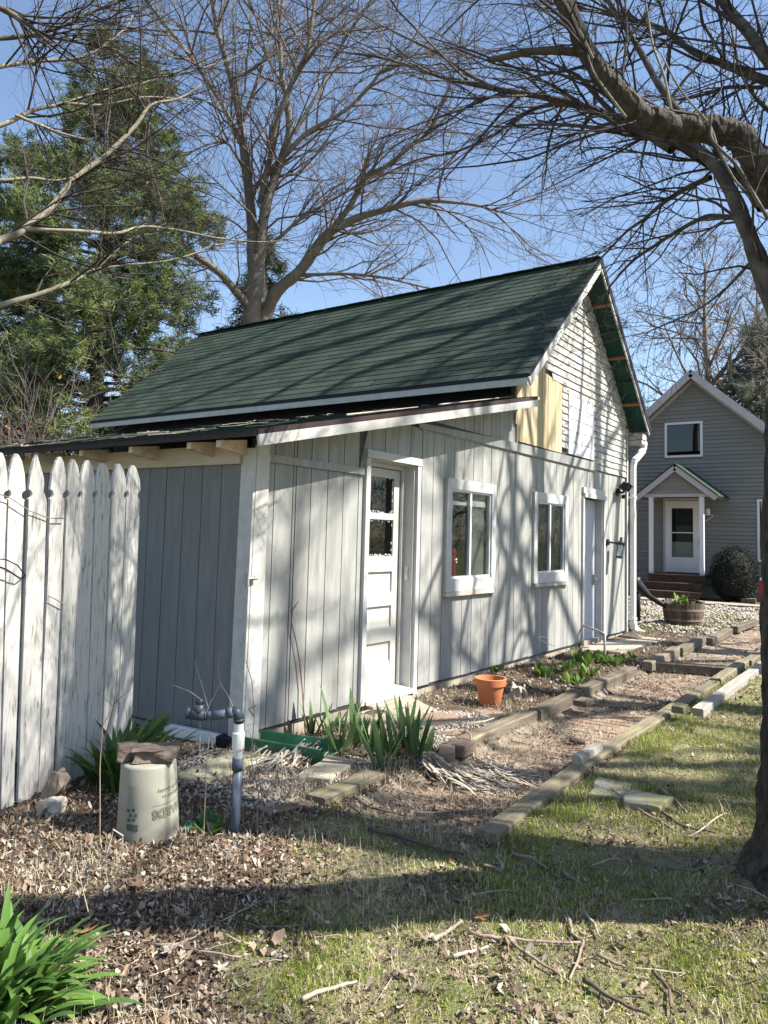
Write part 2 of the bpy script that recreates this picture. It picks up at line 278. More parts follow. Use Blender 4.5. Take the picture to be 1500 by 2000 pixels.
for a,c in zip(grooves,grooves[1:]):
    if a>1.24 and a<1.30: pass
    b=B(); yy=random.uniform(-.0015,.0015); zl=random.uniform(-.006,.006); tf=topf if not(a<2.13<c) else (lambda x:2.405)
    wallpiece(b,a+.0045,c-.0045,zl,tf,.0+yy,.022)
    if len(strips(a+.0045,c-.0045))==1 and len(b.v)>1:
        for q in b.v: bb=B(); bb.add(q,[tuple(range(4))[::-1][::-1],(4,5,6,7)[::-1]]+[(i,(i+1)%4,(i+1)%4+4,i+4)[::-1] for i in range(4)]); obj('siding_board',bb,SH,shed)
    elif b.v: obj('siding_board',b,SH,shed)
    up=B()                                              # the row above the strips
    if c<1.33: up.prism([(a+.0045,1.945),(c-.0045,1.945),(c-.0045,rake(c)),(a+.0045,rake(a))],1,0,.022)
    elif 2.13<a and c<4.3: up.prism([(a+.0045,2.50),(c-.0045,2.50),(c-.0045,max(2.51,rake(c))),(a+.0045,max(2.505,rake(a)))],1,0,.022) if rake(c)>2.52 else None
    if up.v: obj('siding_board',up,SH,shed)
bk=B(); wallpiece(bk,.05,4.2,-.02,rake,.012,.06); wallpiece(bk,4.2,8.32,-.02,lambda x:2.6,.012,.06)
bk.prism([(4.25,2.6),(8.34,2.6),(8.34,gable(8.34)-.005),(6.305,gable(6.305)-.005),(4.25,gable(4.25)-.005)],1,.014,.06)
obj('sheathing',bk,M['groove'],shed)
b=B(); b.box(.141,1.30,-.022,-.002,1.885,1.942); obj('trim_strip',b,SH,shed)
b=B(); b.prism([(2.14,2.40),(6.885,2.40),(6.885,2.525),(3.9,2.50),(2.14,2.447)],1,-.024,-.003); b.box(2.2,6.88,-.012,-.003,2.388,2.3995); obj('trim_strip',b,M['siding'],shed)
# corner post, leaning a little
b=B(); b.add([(0,-.025,-.06),(.142,-.025,-.06),(.142,0,-.06),(0,0,-.06),(.022,-.025,1.99),(.148,-.025,2.02),(.148,0,2.02),(.022,0,1.99)],[(3,2,1,0),(4,5,6,7),(0,1,5,4),(1,2,6,5),(2,3,7,6),(3,0,4,7)])
b.add([(-.022,-.02,-.06),(-.002,-.02,-.06),(-.002,.11,-.06),(-.022,.11,-.06),(-.0,-.02,1.97),(.02,-.02,1.97),(.02,.11,1.97),(-.0,.11,1.97)],[(3,2,1,0),(4,5,6,7),(0,1,5,4),(1,2,6,5),(2,3,7,6),(3,0,4,7)])
obj('corner_post',b,M['white'],shed)
b=B(); b.box(-.04,.03,-.045,-.026,1.045,1.075); b.tube([(-.045,-.05,1.0),(-.045,-.05,1.1)],.009); b.tube([(-.045,-.05,1.06),(-.01,-.06,1.06),(.04,-.055,1.055)],.008); b.box(-.055,-.03,-.045,-.03,1.0,1.1); obj('hasp',b,M['galv'],shed)
# left side wall
ys=[.11]+[.3064+.2032*i for i in range(0,37)]
for a,c in zip(ys,ys[1:]):
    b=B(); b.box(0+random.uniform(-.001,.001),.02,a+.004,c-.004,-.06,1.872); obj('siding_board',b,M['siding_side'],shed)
b=B(); b.box(.01,.05,.02,7.66,-.08,1.98); obj('sheathing',b,M['groove'],shed)
b=B(); b.box(-.03,-.004,.10,2.35,1.86,2.0); b.box(-.03,-.004,2.36,7.6,1.86,1.99); obj('frieze_beam',b,M['cream'],shed)
for y in (.06,.36,1.02,1.66,2.3,2.95,3.6,4.25,4.9,5.55,6.2,6.85,7.5):
    b=B(); b.add([(-.25,y,1.952),(.0,y,1.915),(.0,y,2.03),(-.25,y,2.03-.03),(-.25,y+.045,1.952),(.0,y+.045,1.915),(.0,y+.045,2.03),(-.25,y+.045,2.0)],[(0,1,2,3),(7,6,5,4),(0,4,5,1),(3,2,6,7),(0,3,7,4),(1,5,6,2)]); obj('rafter',b,M['cream'],shed)
# lean-to roof
lr=obj('lean_to_roof',B().add([(x,y,z) for y in (-.30,7.8) for x,z in ((-.27,2.012),(4.25,2.99),(4.25,3.02),(-.27,2.040))],[(0,1,2,3),(7,6,5,4),(0,4,5,1),(1,5,6,2),(2,6,7,3),(3,7,4,0)]),M['cream'],shed)
b=B(); b.beam((-.287,-.311,2.028),(-.287,7.8,2.028),.014,.05); obj('eave_fascia',b,M['brown'],lr)
b=B(); b.beam((-.283,-.315,2.032),(4.15,-.315,2.992),.012,.04); obj('rake_drip_edge',b,M['brown'],lr)
b=B(); b.beam((-.268,-.312,1.978),(4.163,-.312,2.932),.022,.075); obj('rake_board',b,M['white'],lr)
b=B()
for k in range(28):
    for j in range(28):
        v=k*.165; y0=-.31+j*.3+(.15 if k%2 else 0); y1=min(y0+.294,7.85); x0=-.30+v; x1=x0+.17
        if y1-y0<.05: continue
        za=2.045+(x0+.28)*.2165; zb=2.045+(x1+.28)*.2165
        b.add([(x0,y0,za+.012),(x0,y1,za+.012),(x1,y1,zb+.006),(x1,y0,zb+.006),(x0,y0,za),(x0,y1,za)],[(0,1,2,3)[::-1],(0,4,5,1)])
o=obj('shingle_courses',b,M['shingle'],lr); o['kind']='stuff'
b=B()
for i in range(150):                                     # twigs and needles lying on the low roof
    y=random.uniform(-.2,7.5); x=random.choice([random.uniform(-.28,.2),random.uniform(-.28,4)]); a=random.gauss(1.4,.5); L=random.uniform(.08,.5)
    P=[]; 
    for t in (0,.4,.7,1): xx=x+math.cos(a)*L*t+random.uniform(-.02,.02); yy=y+math.sin(a)*L*t; P.append((xx,yy,2.062+(max(xx,-.28)+.28)*.2165+random.uniform(0,.012)))
    b.tube(P,random.uniform(.002,.0045),3)
o=obj('roof_debris',b,M['stickpale'],lr); o['kind']='stuff'
for (x,y,L,r) in ((-.1,3.0,.5,.012),(-.15,2.75,.75,.013),(.2,1.2,1.6,.008),(2.4,-.05,1.9,.008),(.9,-.12,1.1,.009)):
    b=B(); aa=1.5 if y>.5 else .15; P=[]
    for t in np.linspace(0,1,7): xx=x+math.cos(aa)*L*t+random.uniform(-.02,.02); yy=y+math.sin(aa)*L*t*(1 if y>.5 else .3)+random.uniform(-.02,.02); P.append((xx,yy,2.075+(xx+.28)*.2165))
    b.tube(P,[r*(1-.6*t) for t in np.linspace(0,1,7)],5); tag(obj('fallen_stick',b,M['stickpale'],loc=P[0]),{0:'short pale stick lying on the low lean-to roof behind the pickets'}.get(0) if L==.5 else ('pale barkless stick on the lean-to roof edge' if L==.75 else ('long thin twig lying along the lean-to roof' if L==1.6 else ('thin twig on the front edge of the lean-to roof near its top' if L==1.9 else 'thin twig on the front edge of the lean-to roof near its low corner'))),'stick')
# main building side wall, eave
b=B(); b.box(4.262,4.30,0.07,7.66,2.4,3.40); obj('side_wall',b,M['black'],shed)
b=B(); b.box(4.27,8.33,7.62,7.66,-.1,3.4); b.box(8.30,8.335,.07,7.62,-.1,3.35); b.prism([(4.27,3.4),(8.33,3.4),(6.305,5.17)],1,7.62,7.66); b.box(.05,4.26,7.6,7.64,-.1,1.95); obj('rear_wall',b,M['siding'],shed)
b=B(); b.box(.06,4.1,2.4,2.42,-.1,1.95); b.box(4.3,8.3,2.4,2.42,-.1,2.9); obj('interior_wall',b,M['dark'],shed)
b=B(); b.box(.06,8.29,.07,7.6,-.09,-.06); obj('interior_floor',b,M['dark'],shed)
s_=.8865; NL=math.sqrt(1+s_*s_); dU=np.array([1,0,s_])/NL; nU=np.array([-s_,0,1])/NL
roof=B()
for sg in (1,-1):
    X=lambda x: x if sg>0 else 12.61-x
    pts=[(X(3.985),3.225),(X(6.305),3.225+2.32*s_),(X(6.305),3.225+2.32*s_-.045),(X(3.985),3.18)]
    roof.prism(pts,1,-.272,7.93)
rf=obj('main_roof',roof,M['rawwood'],shed)
b=B(); b.box(3.955,3.978,-.28,7.94,3.115,3.195); obj('fascia_board',b,M['white'],rf)
b=B(); b.box(3.948,3.975,-.285,7.945,3.196,3.236); obj('eave_drip_edge',b,M['black'],rf)
# near rakes
b=B(); b.beam((3.985,-.29,3.155),(6.30,-.29,3.155+2.315*s_),.022,.11); obj('rake_board',b,M['white'],rf)
b=B(); b.beam((3.96,-.296,3.222),(6.305,-.296,3.222+2.345*s_),.03,.035); obj('rake_shingle_edge',b,M['black'],rf)
b=B(); b.beam((8.655,-.296,3.19),(6.305,-.296,3.19+2.35*s_),.03,.10); obj('rake_shingle_edge',b,M['black'],rf)
b=B(); b.beam((8.63,-.292,3.125),(6.32,-.292,3.125+2.31*s_),.022,.035); obj('rake_batten',b,M['white'],rf)
b=B(); b.box(8.36,8.6,-.26,-.02,3.03,3.12); obj('eave_return',b,M['lap'],rf)
b=B(); b.box(8.36,8.58,-.25,-.02,2.955,3.02); obj('eave_return',b,M['lap'],rf)
for k in range(15):                                      # painted sheathing boards under the right overhang
    x0=6.33+k*.152; x1=x0+.146; z=lambda x: 5.232-(x-6.305)*s_
    b=B(); b.add([(x0,-.27,z(x0)),(x1,-.27,z(x1)),(x1,.0,z(x1)),(x0,.0,z(x0)),(x0,-.27,z(x0)-.012),(x1,-.27,z(x1)-.012),(x1,.0,z(x1)-.012),(x0,.0,z(x0)-.012)],[(0,1,2,3),(7,6,5,4),(0,4,5,1),(1,5,6,2),(2,6,7,3),(3,7,4,0)]); obj('soffit_board',b,M['greensoffit'],rf)
for k,x in enumerate((6.75,7.10,7.45,7.80,8.13)):
    z=5.215-(x-6.305)*s_; b=B(); b.obox((x,-.14,z-.035),((1,0,-s_),(0,1,0),(s_,0,1)),(.018,.13,.025)); tag(obj('lookout',b,M['rawwood'] if k%2==0 else M['greensoffit'],rf))
for k in range(14):
    x0=4.05+k*.155; z=3.165+(x0-3.98)*s_; b=B(); b.obox((x0+.075,-.14,3.17+(x0+.075-3.985)*s_),((1,0,s_),(0,1,0),(-s_,0,1)),(.1,.13,.006)); obj('soffit_board',b,M['greensoffit'],rf)
# shingles
tab=B(); tab.add([(0,0,.010),(.300,0,.010),(.300,.155,.002),(0,.155,.002),(0,0,0),(.300,0,0),(.300,.155,-.003),(0,.155,-.003)],[(0,1,2,3),(0,4,5,1),(1,5,6,2),(3,7,4,0),(2,6,7,3)])
me=bpy.data.meshes.new('shingle'); me.from_pydata(np.concatenate(tab.v).tolist(),[],tab.f); me.materials.append(M['shingle'])
E0=np.array([3.948,0,3.236]); cells=[]
for k in range(23):
    for j in range(29):
        y0=-.30+j*.305-(.1525 if k%2 else 0)+random.uniform(-.004,.004); y1=y0+.305
        y0c=max(y0,-.30); y1c=min(y1,7.95)
        if y1c-y0c<.03: continue
        if k*.1385>3.13: continue
        o0=E0+dU*(k*.1385+random.uniform(-.002,.002)); cells.append((np.hypot(*(np.array([o0[0],(y0c+y1c)/2])-CP[:2])),o0,y0c,y1c))
cells.sort(key=lambda c:c[0]); jb=B()
for i,(d,o0,a,c) in enumerate(cells):
    # local x runs to -y so that normals face outward
    sx=(c-a)/.305
    if i<300:
        o=link(bpy.data.objects.new('shingle',me)); o.parent=rf
        tl=random.uniform(-.01,.01)
        X=np.array([0,-1,0.]); mt=Matrix([[X[0]*sx,dU[0],nU[0],o0[0]],[X[1]*sx,dU[1]+tl*.3,nU[1],c-.002],[X[2]*sx,dU[2],nU[2],o0[2]],[0,0,0,1]])
        o.matrix_local=mt
    else:
        v=tab.v[0]; P=o0+np.outer(v[:,1],dU)+np.outer(v[:,2],nU)+np.outer(v[:,0]*sx,[0,-1,0])+np.array([0,c-.002,0]); jb.add(P,tab.f,random.randint(0,2))
def tint(src,name,h):
    m=M[src].copy(); m.name=name
    for n in m.node_tree.nodes:
        if n.type=='VALTORGB':
            for e in n.color_ramp.elements: e.color=tuple(c*h for c in e.color[:3])+(1,)
    return m
M['shingleB']=tint('shingle','green_shingle_light',1.18); M['shingleC']=tint('shingle','green_shingle_deep',.82)
o=obj('far_shingles',jb,[M['shingle'],M['shingleB'],M['shingleC']],rf); o['kind']='stuff'
b=B()
for j in range(34): y0=-.3+j*.245; b.beam((6.305,y0,3.236+2.345*s_+.012+.004*(j%2)),(6.305,y0+.25,3.236+2.345*s_+.018),.17,.012)
obj('ridge_cap',b,M['shingle'],rf)
# gable cladding: yellow boards, clapboards, patch
xs=[4.255,4.30,4.41,4.53,4.64,4.86,4.99,5.07,5.17,5.28,5.40,5.52,5.635]
for i,(a,c) in enumerate(zip(xs,xs[1:])):
    t=lambda x: min(gable(x)-.01, 3.50-(x-4.99)*.11 if x>4.99 else 9, )
    b=B(); b.prism([(a+.003,2.53),(c-.003,2.53),(c-.003,t(c)),(a+.003,t(a))],1,-.016+.002*(i%2),.012); obj('yellow_board',b,M['yellow'],shed)
b=B(); b.box(4.20,4.262,-.03,.0,2.72,2.86); b.box(4.255,4.285,-.02,.0,2.40,2.74); obj('corner_trim',b,M['siding'],shed)
z=2.42; i=0
while z<5.1:
    h=.0935 if z<3.4 else .1
    z1=z+h; zm=z
    xl=max(4.28,6.305-(5.174-zm)/.887) if z>3.36 else 5.64
    if z>3.36 and z<3.5: xl=max(xl,5.0 if z>3.45 else 5.3)
    xr=min(8.32,6.305+(5.174-zm)/.887)
    if z<2.52: xl=6.89
    if xr-xl>.03:
        segs=[(xl,xr)]
        if 2.53<z+.05<3.36: segs=[(xl,5.838),(6.812,xr)]
        for a,c in segs:
            if c-a<.03: continue
            cut=a+(c-a)*random.uniform(.3,.7) if c-a>1.6 else None
            for p,q in ([(a,cut-.0015),(cut+.0015,c)] if cut else [(a,c)]):
                b=B(); lf=lambda zz: max(p,6.305-(5.174-zz)/.887); rg=lambda zz: min(q,6.305+(5.174-zz)/.887)
                zt=min(z1+.006,5.15); 
                b.add([(lf(z),-.022,z),(rg(z),-.022,z),(max(rg(zt),lf(zt)+.002),-.006,zt),(lf(zt),-.006,zt),(lf(z),.012,z),(rg(z),.012,z)],[(0,1,2,3),(0,4,5,1)])
                obj('clapboard',b,M['lap'],shed)
    z=z1; i+=1
zz=2.545
for h in (.165,.155,.16,.17,.155):
    b=B(); b.box(5.842,6.808,-.026,.01,zz+.003,zz+h-.003); obj('patch_board',b,M['patch'],shed); zz+=h
b=B(); b.box(8.325,8.40,-.03,.0,-.06,3.2); b.box(8.38,8.40,-.03,.10,-.06,3.2); obj('corner_board',b,M['trim'],shed)
b=B(); b.box(.0,8.33,.03,.16,-.4,-.012); b.box(.03,.16,.16,7.6,-.4,-.07); obj('foundation',b,M['concrete'],shed)
# ---- windows
def window(x0,x1,z0,z1,xi0,xi1,zi0,zi1,xm,shade):
    t=thing('window',None,None,(x0,0,z0)); t.parent=shed
    for a,b_,c,d in ((x0,x1,zi1,z1),(x0,x1,z0+.045,zi0),(x0,xi0,zi0,zi1),(xi1,x1,zi0,zi1)):
        b=B(); e=.0015
        if b_-a>.4:
            lo,hi=(c,d); 
            if c==zi1: pts=[(x0,d),(x1,d),(xi1,c),(xi0,c)]
            else: pts=[(xi0,d),(xi1,d),(x1,c),(x0,c)]
        else: pts=[(x0,z1),(xi0,zi1),(xi0,zi0),(x0,z0+.045)] if a==x0 else [(xi1,zi1),(x1,z1),(x1,z0+.045),(xi1,zi0)]
        cx=sum(p[0] for p in pts)/4; cz=sum(p[1] for p in pts)/4
        pts=[(p[0]+(cx-p[0])*.004,p[1]+(cz-p[1])*.004) for p in pts]
        b.prism(pts,1,-.032,-.001); obj('casing',b,M['trim'],t)
    b=B(); b.box(x0-.005,x1+.005,-.045,-.002,z0,z0+.042); obj('sill',b,M['rock'],t)
    b=B()
    for a,c,d,e in ((xi0,xi1,zi1-.02,zi1),(xi0,xi1,zi0,zi0+.022),(xi0,xi0+.018,zi0+.022,zi1-.02),(xi1-.018,xi1,zi0+.022,zi1-.02),(xm-.016,xm+.016,zi0+.022,zi1-.02)): b.box(a,c,-.012,.03,d,e)
    obj('sash',b,M['alu'],t)
    b=B(); b.box(xi0+.018,xm-.016,.012,.016,zi0+.022,zi1-.02); obj('pane',b,M['glass'],t)
    b=B(); b.box(xm+.016,xi1-.018,.004,.008,zi0+.022,zi1-.02); obj('pane',b,M['glass'],t)
    if shade:
        b=B(); b.box(xm+.03,xi1,.05,.055,zi0,zi1); obj('window_shade',b,M['blind'],t)
        b=B(); b.box(xi0+.02,xi1-.05,.028,.048,zi1-.15,zi1-.115); b.box(xm-.03,xi1-.06,.03,.048,zi1-.14,zi1-.09); obj('valance',b,M['valance'],t)
        b=B(); b.tube([(xm+.14,.045,zi1-.14),(xm+.12,.045,1.4),(xm+.08,.045,zi0+.1)],.003); obj('pull_cord',b,M['valance'],t)
    else:
        b=B(); b.box(xm,xi1,.05,.055,zi0,zi1); obj('window_shade',b,M['dark'],t)
    return t
window(2.67,3.732,.801,1.973,2.768,3.634,.971,1.866,3.19,True)
window(4.753,5.842,.812,1.971,4.858,5.736,.978,1.852,5.285,False)
# red block added in place of a reflection, and jar, behind the first window
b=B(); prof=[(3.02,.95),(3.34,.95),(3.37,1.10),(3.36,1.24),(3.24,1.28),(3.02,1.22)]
b.prism(prof,1,.16,.40); rd=obj('red_reflection_standin',b,M['red'],bevel=.02); tag(rd,'added red block with chrome badge, standing in for a reflection, behind the left pane of the first window','stand-in')
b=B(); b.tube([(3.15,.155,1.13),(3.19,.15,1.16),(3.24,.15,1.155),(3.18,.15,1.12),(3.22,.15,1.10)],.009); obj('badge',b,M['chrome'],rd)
b=B(); b.box(2.9,3.5,.12,.45,.80,.948); tag(obj('shelf',b,M['dark'],None),'dark shelf under the red stand-in inside the shed window','shelf')
b=B(); b.lathe([(0,0),(.05,0),(.05,.13),(.03,.16),(.03,.19),(0,.19)],(3.3,.30,1.26),16); tag(obj('jar',b,M['blind'],smooth=True),'dim grey jar standing on the red stand-in inside the shed window','jar')
# ---- door 1
d=thing('door',None,None,(1.31,0,0)); d.parent=shed
b=B(); b.box(1.3126,1.372,-.035,-.002,-.03,2.035); b.box(2.115,2.174,-.035,-.002,-.06,2.035); b.box(1.3126,2.174,-.042,-.003,2.038,2.104); obj('casing',b,M['trim'],d)
b=B(); b.box(1.372,1.388,-.002,.20,-.03,2.03); b.box(2.099,2.115,-.002,.20,-.03,2.03); b.box(1.372,2.115,-.002,.20,2.031,2.045); b.box(2.06,2.0985,.095,.12,-.0,2.03); b.box(1.388,2.06,.095,.12,1.99,2.03); obj('jamb',b,M['trim'],d)
b=B(); D0,D1=1.39,2.094
for x0,x1,z0,z1 in ((D0,1.488,.0,1.985),(1.968,D1,.0,1.985),(1.488,1.968,1.905,1.985),(1.488,1.968,1.525,1.583),(1.488,1.968,1.057,1.195),(1.488,1.968,.75,.85),(1.488,1.968,.43,.55),(1.488,1.968,.0,.23)): b.box(x0,x1,.13,.165,z0+.0005,z1-.0005)
slab=obj('door_slab',b,M['door'],d)
for z0,z1 in ((.85,1.057),(.55,.75),(.23,.43)):
    b=B(); b.box(1.486,1.970,.150,.158,z0-.002,z1+.002); b.prism([(.135,z0),(.150,z0),(.150,z0+.035)],0,1.49,1.966); obj('recessed_panel',b,M['door'],d)
for z0,z1 in ((1.195,1.525),(1.583,1.905)):
    b=B(); b.box(1.486,1.970,.145,.149,z0-.002,z1+.002); obj('pane',b,M['gdoor'],d)
    b=B()
    for k in range(60):                                  # scraped paint left on the edges of the glass
        e=random.choice((0,0,1,2)); x=random.uniform(1.49,1.96); z_=random.uniform(z0,z1); L=random.uniform(.004,.022)
        if e==0: b.box(x,x+random.uniform(.01,.035),.1435,.1445,z0,z0+L)
        elif e==1: b.box(x,x+random.uniform(.01,.03),.1435,.1445,z1-L,z1)
        else: b.box(1.968-L*.7,1.968,.1435,.1445,z_,z_+.02)
    o=obj('paint_scrapes',b,M['door'],d); o['kind']='stuff'
b=B(); b.add([(1.372,.128,.03),(2.115,.128,.03),(2.115,-.055,.0),(1.372,-.055,.0),(1.372,.128,.0),(2.115,.128,.0),(2.115,-.055,-.03),(1.372,-.055,-.03)],[(0,1,2,3)[::-1],(4,5,6,7),(3,2,6,7),(0,3,7,4),(1,5,6,2)]); obj('threshold',b,M['white'],d)
b=B(); b.prism([(1.39,.03),(1.64,.03),(1.70,.06),(1.70,.11),(1.65,.14),(1.39,.14)],1,.125,.1295); obj('bare_patch',b,M['bare'],d)
b=B(); b.box(2.090,2.098,.04,.075,.98,1.10); b.box(2.086,2.09,.05,.065,1.02,1.07); obj('strike_plate',b,M['chrome'],d)
# ---- door 2
d=thing('door',None,None,(6.4,0,0)); d.parent=shed; d['label']='plain grey door at the right end of the shed front'
b=B(); b.box(6.40,6.452,-.03,-.002,-.05,2.0); b.box(7.25,7.30,-.03,-.002,-.05,2.0); b.box(6.42,7.32,-.05,-.003,1.995,2.055); b.box(6.40,7.27,-.035,-.003,2.057,2.135); obj('casing',b,M['trim'],d)
b=B(); b.box(6.452,6.47,-.002,.16,-.05,2.0); b.box(7.232,7.25,-.002,.16,-.05,2.0); obj('jamb',b,M['trim'],d)
b=B(); b.box(6.47,7.232,.10,.14,-.03,1.99); obj('door_slab',b,M['greydoor'],d)
b=B(); b.lathe([(0,0),(.028,.0),(.03,.02),(.02,.035),(0,.04)],(0,0,0),14); v=b.v[0]; b.v[0]=np.stack([v[:,0]+7.13,.1-v[:,2]-.03,v[:,1]+.83],1); b.box(7.115,7.145,.06,.1,.75,.90); obj('door_handle',b,M['chrome'],d)
# ---- downspout, lights
b=B()
P=[np.array(q,float) for q in ((8.455,-.085,.10),(8.455,-.085,2.60),(8.47,-.10,2.70),(8.60,-.17,2.84),(8.66,-.19,2.90),(8.68,-.2,3.03))]
for p,q in zip(P,P[1:]): b.beam(p-(q-p)*.01,q+(q-p)*.01,.095,.075,up=(0,1,0.01))
ds=obj('downspout',b,M['gutter'],shed,bevel=.008)
b=B(); Q=[(8.455,-.085,.11),(8.46,-.10,.03),(8.50,-.16,-.03),(8.58,-.26,-.06)]
for p,q in zip(Q,Q[1:]): p=np.array(p);q=np.array(q); b.beam(p-(q-p)*.08,q+(q-p)*.08,.085,.085,up=(0,1,0.01))
obj('elbow',b,M['gutter'],ds); b=B(); b.box(8.39,8.52,-.13,-.03,.16,.20); obj('strap',b,M['gutter'],ds); b=B(); b.box(8.39,8.52,-.13,-.03,2.09,2.12); obj('strap',b,M['gutter'],ds)
fl=thing('floodlight',None,None,(7.9,0,2.2)); fl.parent=shed
b=B(); b.lathe([(0,0),(.06,.0),(.06,.03),(0,.035)],(0,0,0),16); v=b.v[0]; b.v[0]=np.stack([v[:,0]+7.9,-v[:,2],v[:,1]+2.16],1); obj('mount',b,M['iron'],fl)
for dx,an,mm in ((-.07,.9,'iron'),(.12,.7,'valance')):
    b=B(); b.obox((7.93+dx,-.13,2.24),((1,.2,0),(-.2,1,an),(0,-an,1)),(.085,.05,.06)); obj('lamp_head',b,[M['iron']],fl); b=B(); b.obox((7.93+dx,-.165,2.205),((1,.2,0),(-.2,1,an),(0,-an,1)),(.07,.012,.048)); obj('lens',b,M[mm],fl)
b=B(); b.tube([(7.9,-.03,2.16),(7.92,-.09,2.15),(7.94,-.12,2.2)],.018,8); b.lathe([(0,0),(.03,0),(.035,.05),(0,.07)],(7.95,-.09,2.06),12); obj('sensor',b,M['iron'],fl)
ln=thing('lantern',None,None,(7.43,0,1.3)); ln.parent=shed
b=B(); b.lathe([(0,0),(.05,.0),(.045,.03),(0,.04)],(0,0,0),14); v=b.v[0]; b.v[0]=np.stack([v[:,0]+7.46,-v[:,2],v[:,1]+1.38],1); b.tube([(7.46,-.03,1.38),(7.50,-.12,1.37),(7.56,-.15,1.40)],.014,8); obj('bracket',b,M['iron'],ln)
b=B(); c=np.array([7.54,-.17,1.27]); rot=np.array(Euler((.1,.22,.3)).to_matrix())
def lp(x,y,z): return c+rot@np.array([x,y,z])
for sx in (-1,1):
    for sy in (-1,1): b.tube([lp(.045*sx,.045*sy,.08),lp(.035*sx,.035*sy,-.11)],.006,4)
b.obox(lp(0,0,.09),rot.T,(.062,.062,.01)); b.obox(lp(0,0,-.115),rot.T,(.045,.045,.008)); b.tube([lp(0,0,.09),lp(0,0,.13),lp(0,0,.16)],[.045,.03,.012],8); b.tube([lp(0,0,.15),lp(0,0,.19)],.02,8); obj('lantern_frame',b,M['iron'],ln)
b=B(); b.obox(lp(0,0,-.015),rot.T,(.033,.033,.085)); obj('lantern_glass',b,M['frosted'],ln)
# ================================================================ HOUSE
HX=18.2
house=thing('house','grey vinyl sided house with a steep gable behind the shed','house',(HX,1.2,-.05))
def hz(y): return 5.96-.885*abs(y-1.22)
def hsplit(y0,y1,z0,z1,ops):
    segs=[(y0,y1)]
    for a,b_,c,d in ops:
        if z0<d-.01 and z1>c+.01:
            ns=[]
            for s,e in segs:
                if e<=a or s>=b_: ns.append((s,e)); continue
                if s<a: ns.append((s,a))
                if e>b_: ns.append((b_,e))
            segs=ns
    return segs
HO=[(.93,2.03,.5,2.66),(.98,1.99,3.80,4.79),(-1.5,-.36,.98,2.62)]
z=.16
while z<5.9:
    zm=z+.108
    hw=(5.955-z)/.885; y0=max(-2.15,1.22-hw); y1=min(4.6,1.22+hw)
    if y1-y0<.05: break
    for a,c in hsplit(y0,y1,z,zm,HO):
        k=(zm-z)/.885; ya=a+(k if a<=1.22-hw+.001 and a>-2.15 else 0); yc=c-(k if c>=1.22+hw-.001 and c<4.6 else 0)
        if yc<=ya: yc=ya+.001
        b=B(); b.add([(HX-.036,a,z),(HX-.036,c,z),(HX-.004,yc,zm),(HX-.004,ya,zm),(HX+.02,a,z),(HX+.02,c,z)],[(0,1,2,3)[::-1],(0,4,5,1)[::-1]])
        obj('siding_lap',b,M['vinyl'],house)
    z=zm
b=B(); b.prism([(-2.15,-.3),(4.6,-.3),(4.6,2.95),(1.22,5.93),(-2.15,2.95)],0,HX+.02,HX+.06); b.box(HX+.06,HX+8,-2.15,-2.1,-.3,3); b.box(HX+.06,HX+8,4.55,4.6,-.3,3); obj('wall',b,M['vinyl'],house)
b=B(); b.box(HX-.01,HX+.02,-2.1,4.55,-.3,.158); obj('foundation',b,M['concrete'],house)
b=B()
for sg in (1,-1):
    Y=lambda y:1.22+sg*(y-1.22)
    b.add([(x,Y(y),z) for x in (HX-.33,HX+8.3) for y,z in ((1.22,6.19),(1.22,6.10),(5.05,2.72),(5.05,2.81))],[(0,1,2,3),(7,6,5,4),(0,3,7,4),(1,5,6,2),(2,6,7,3)])
roofh=obj('roof',b,M['shingle'],house)
for sg in (1,-1):
    b=B(); b.beam((HX-.345,1.22,6.08),(HX-.345,1.22+sg*3.85,6.08-3.85*.885),.02,.19); obj('rake_board',b,M['housetrim'],roofh)
    b=B(); P=[(HX-.33,1.22,6.02),(HX-.33,1.22+sg*3.8,6.02-3.8*.885),(HX-.0,1.22+sg*3.8,6.02-3.8*.885),(HX-.0,1.22,6.02)]; b.add(P,[(0,1,2,3)]); obj('soffit',b,M['vinyltan'],roofh)
    b=B(); b.beam((HX-.035,1.22,5.94),(HX-.035,1.22+sg*3.35,5.94-3.35*.885),.02,.08); obj('frieze_board',b,M['housetrim'],roofh)
b=B(); b.add([(HX+2,4.2,5.35),(HX+2,9,5.30),(HX+5,9,6.3),(HX+5,4.2,6.3)],[(0,1,2,3)]); b.box(HX+2.3,HX+2.4,4.3,9,-.2,5.3); obj('rear_wing',b,M['vinyl'],house)
def hwin(y0,y1,z0,z1,nm='window',mul=False):
    b=B(); f=.06
    for a,c,d,e in ((y0,y1,z1-f,z1),(y0,y1,z0,z0+f),(y0,y0+f,z0+f,z1-f),(y1-f,y1,z0+f,z1-f)): b.box(HX-.05,HX+.0,a,c,d,e)
    w_=obj(nm,b,M['housewhite'],house); b=B(); b.box(HX-.018,HX-.012,y0+f,y1-f,z0+f,z1-f); obj('pane',b,M['gdoor'],w_)
    b=B(); b.box(HX+.0,HX+.01,y0,y1,z0,z1); obj('curtain',b,M['dark'],w_); return w_
hwin(.98,1.99,3.80,4.79); w2=hwin(-1.5,-.36,.98,2.62)
b=B(); b.box(HX-.03,HX-.025,-.75,-.45,1.06,2.56); obj('curtain',b,M['valance'],w2)
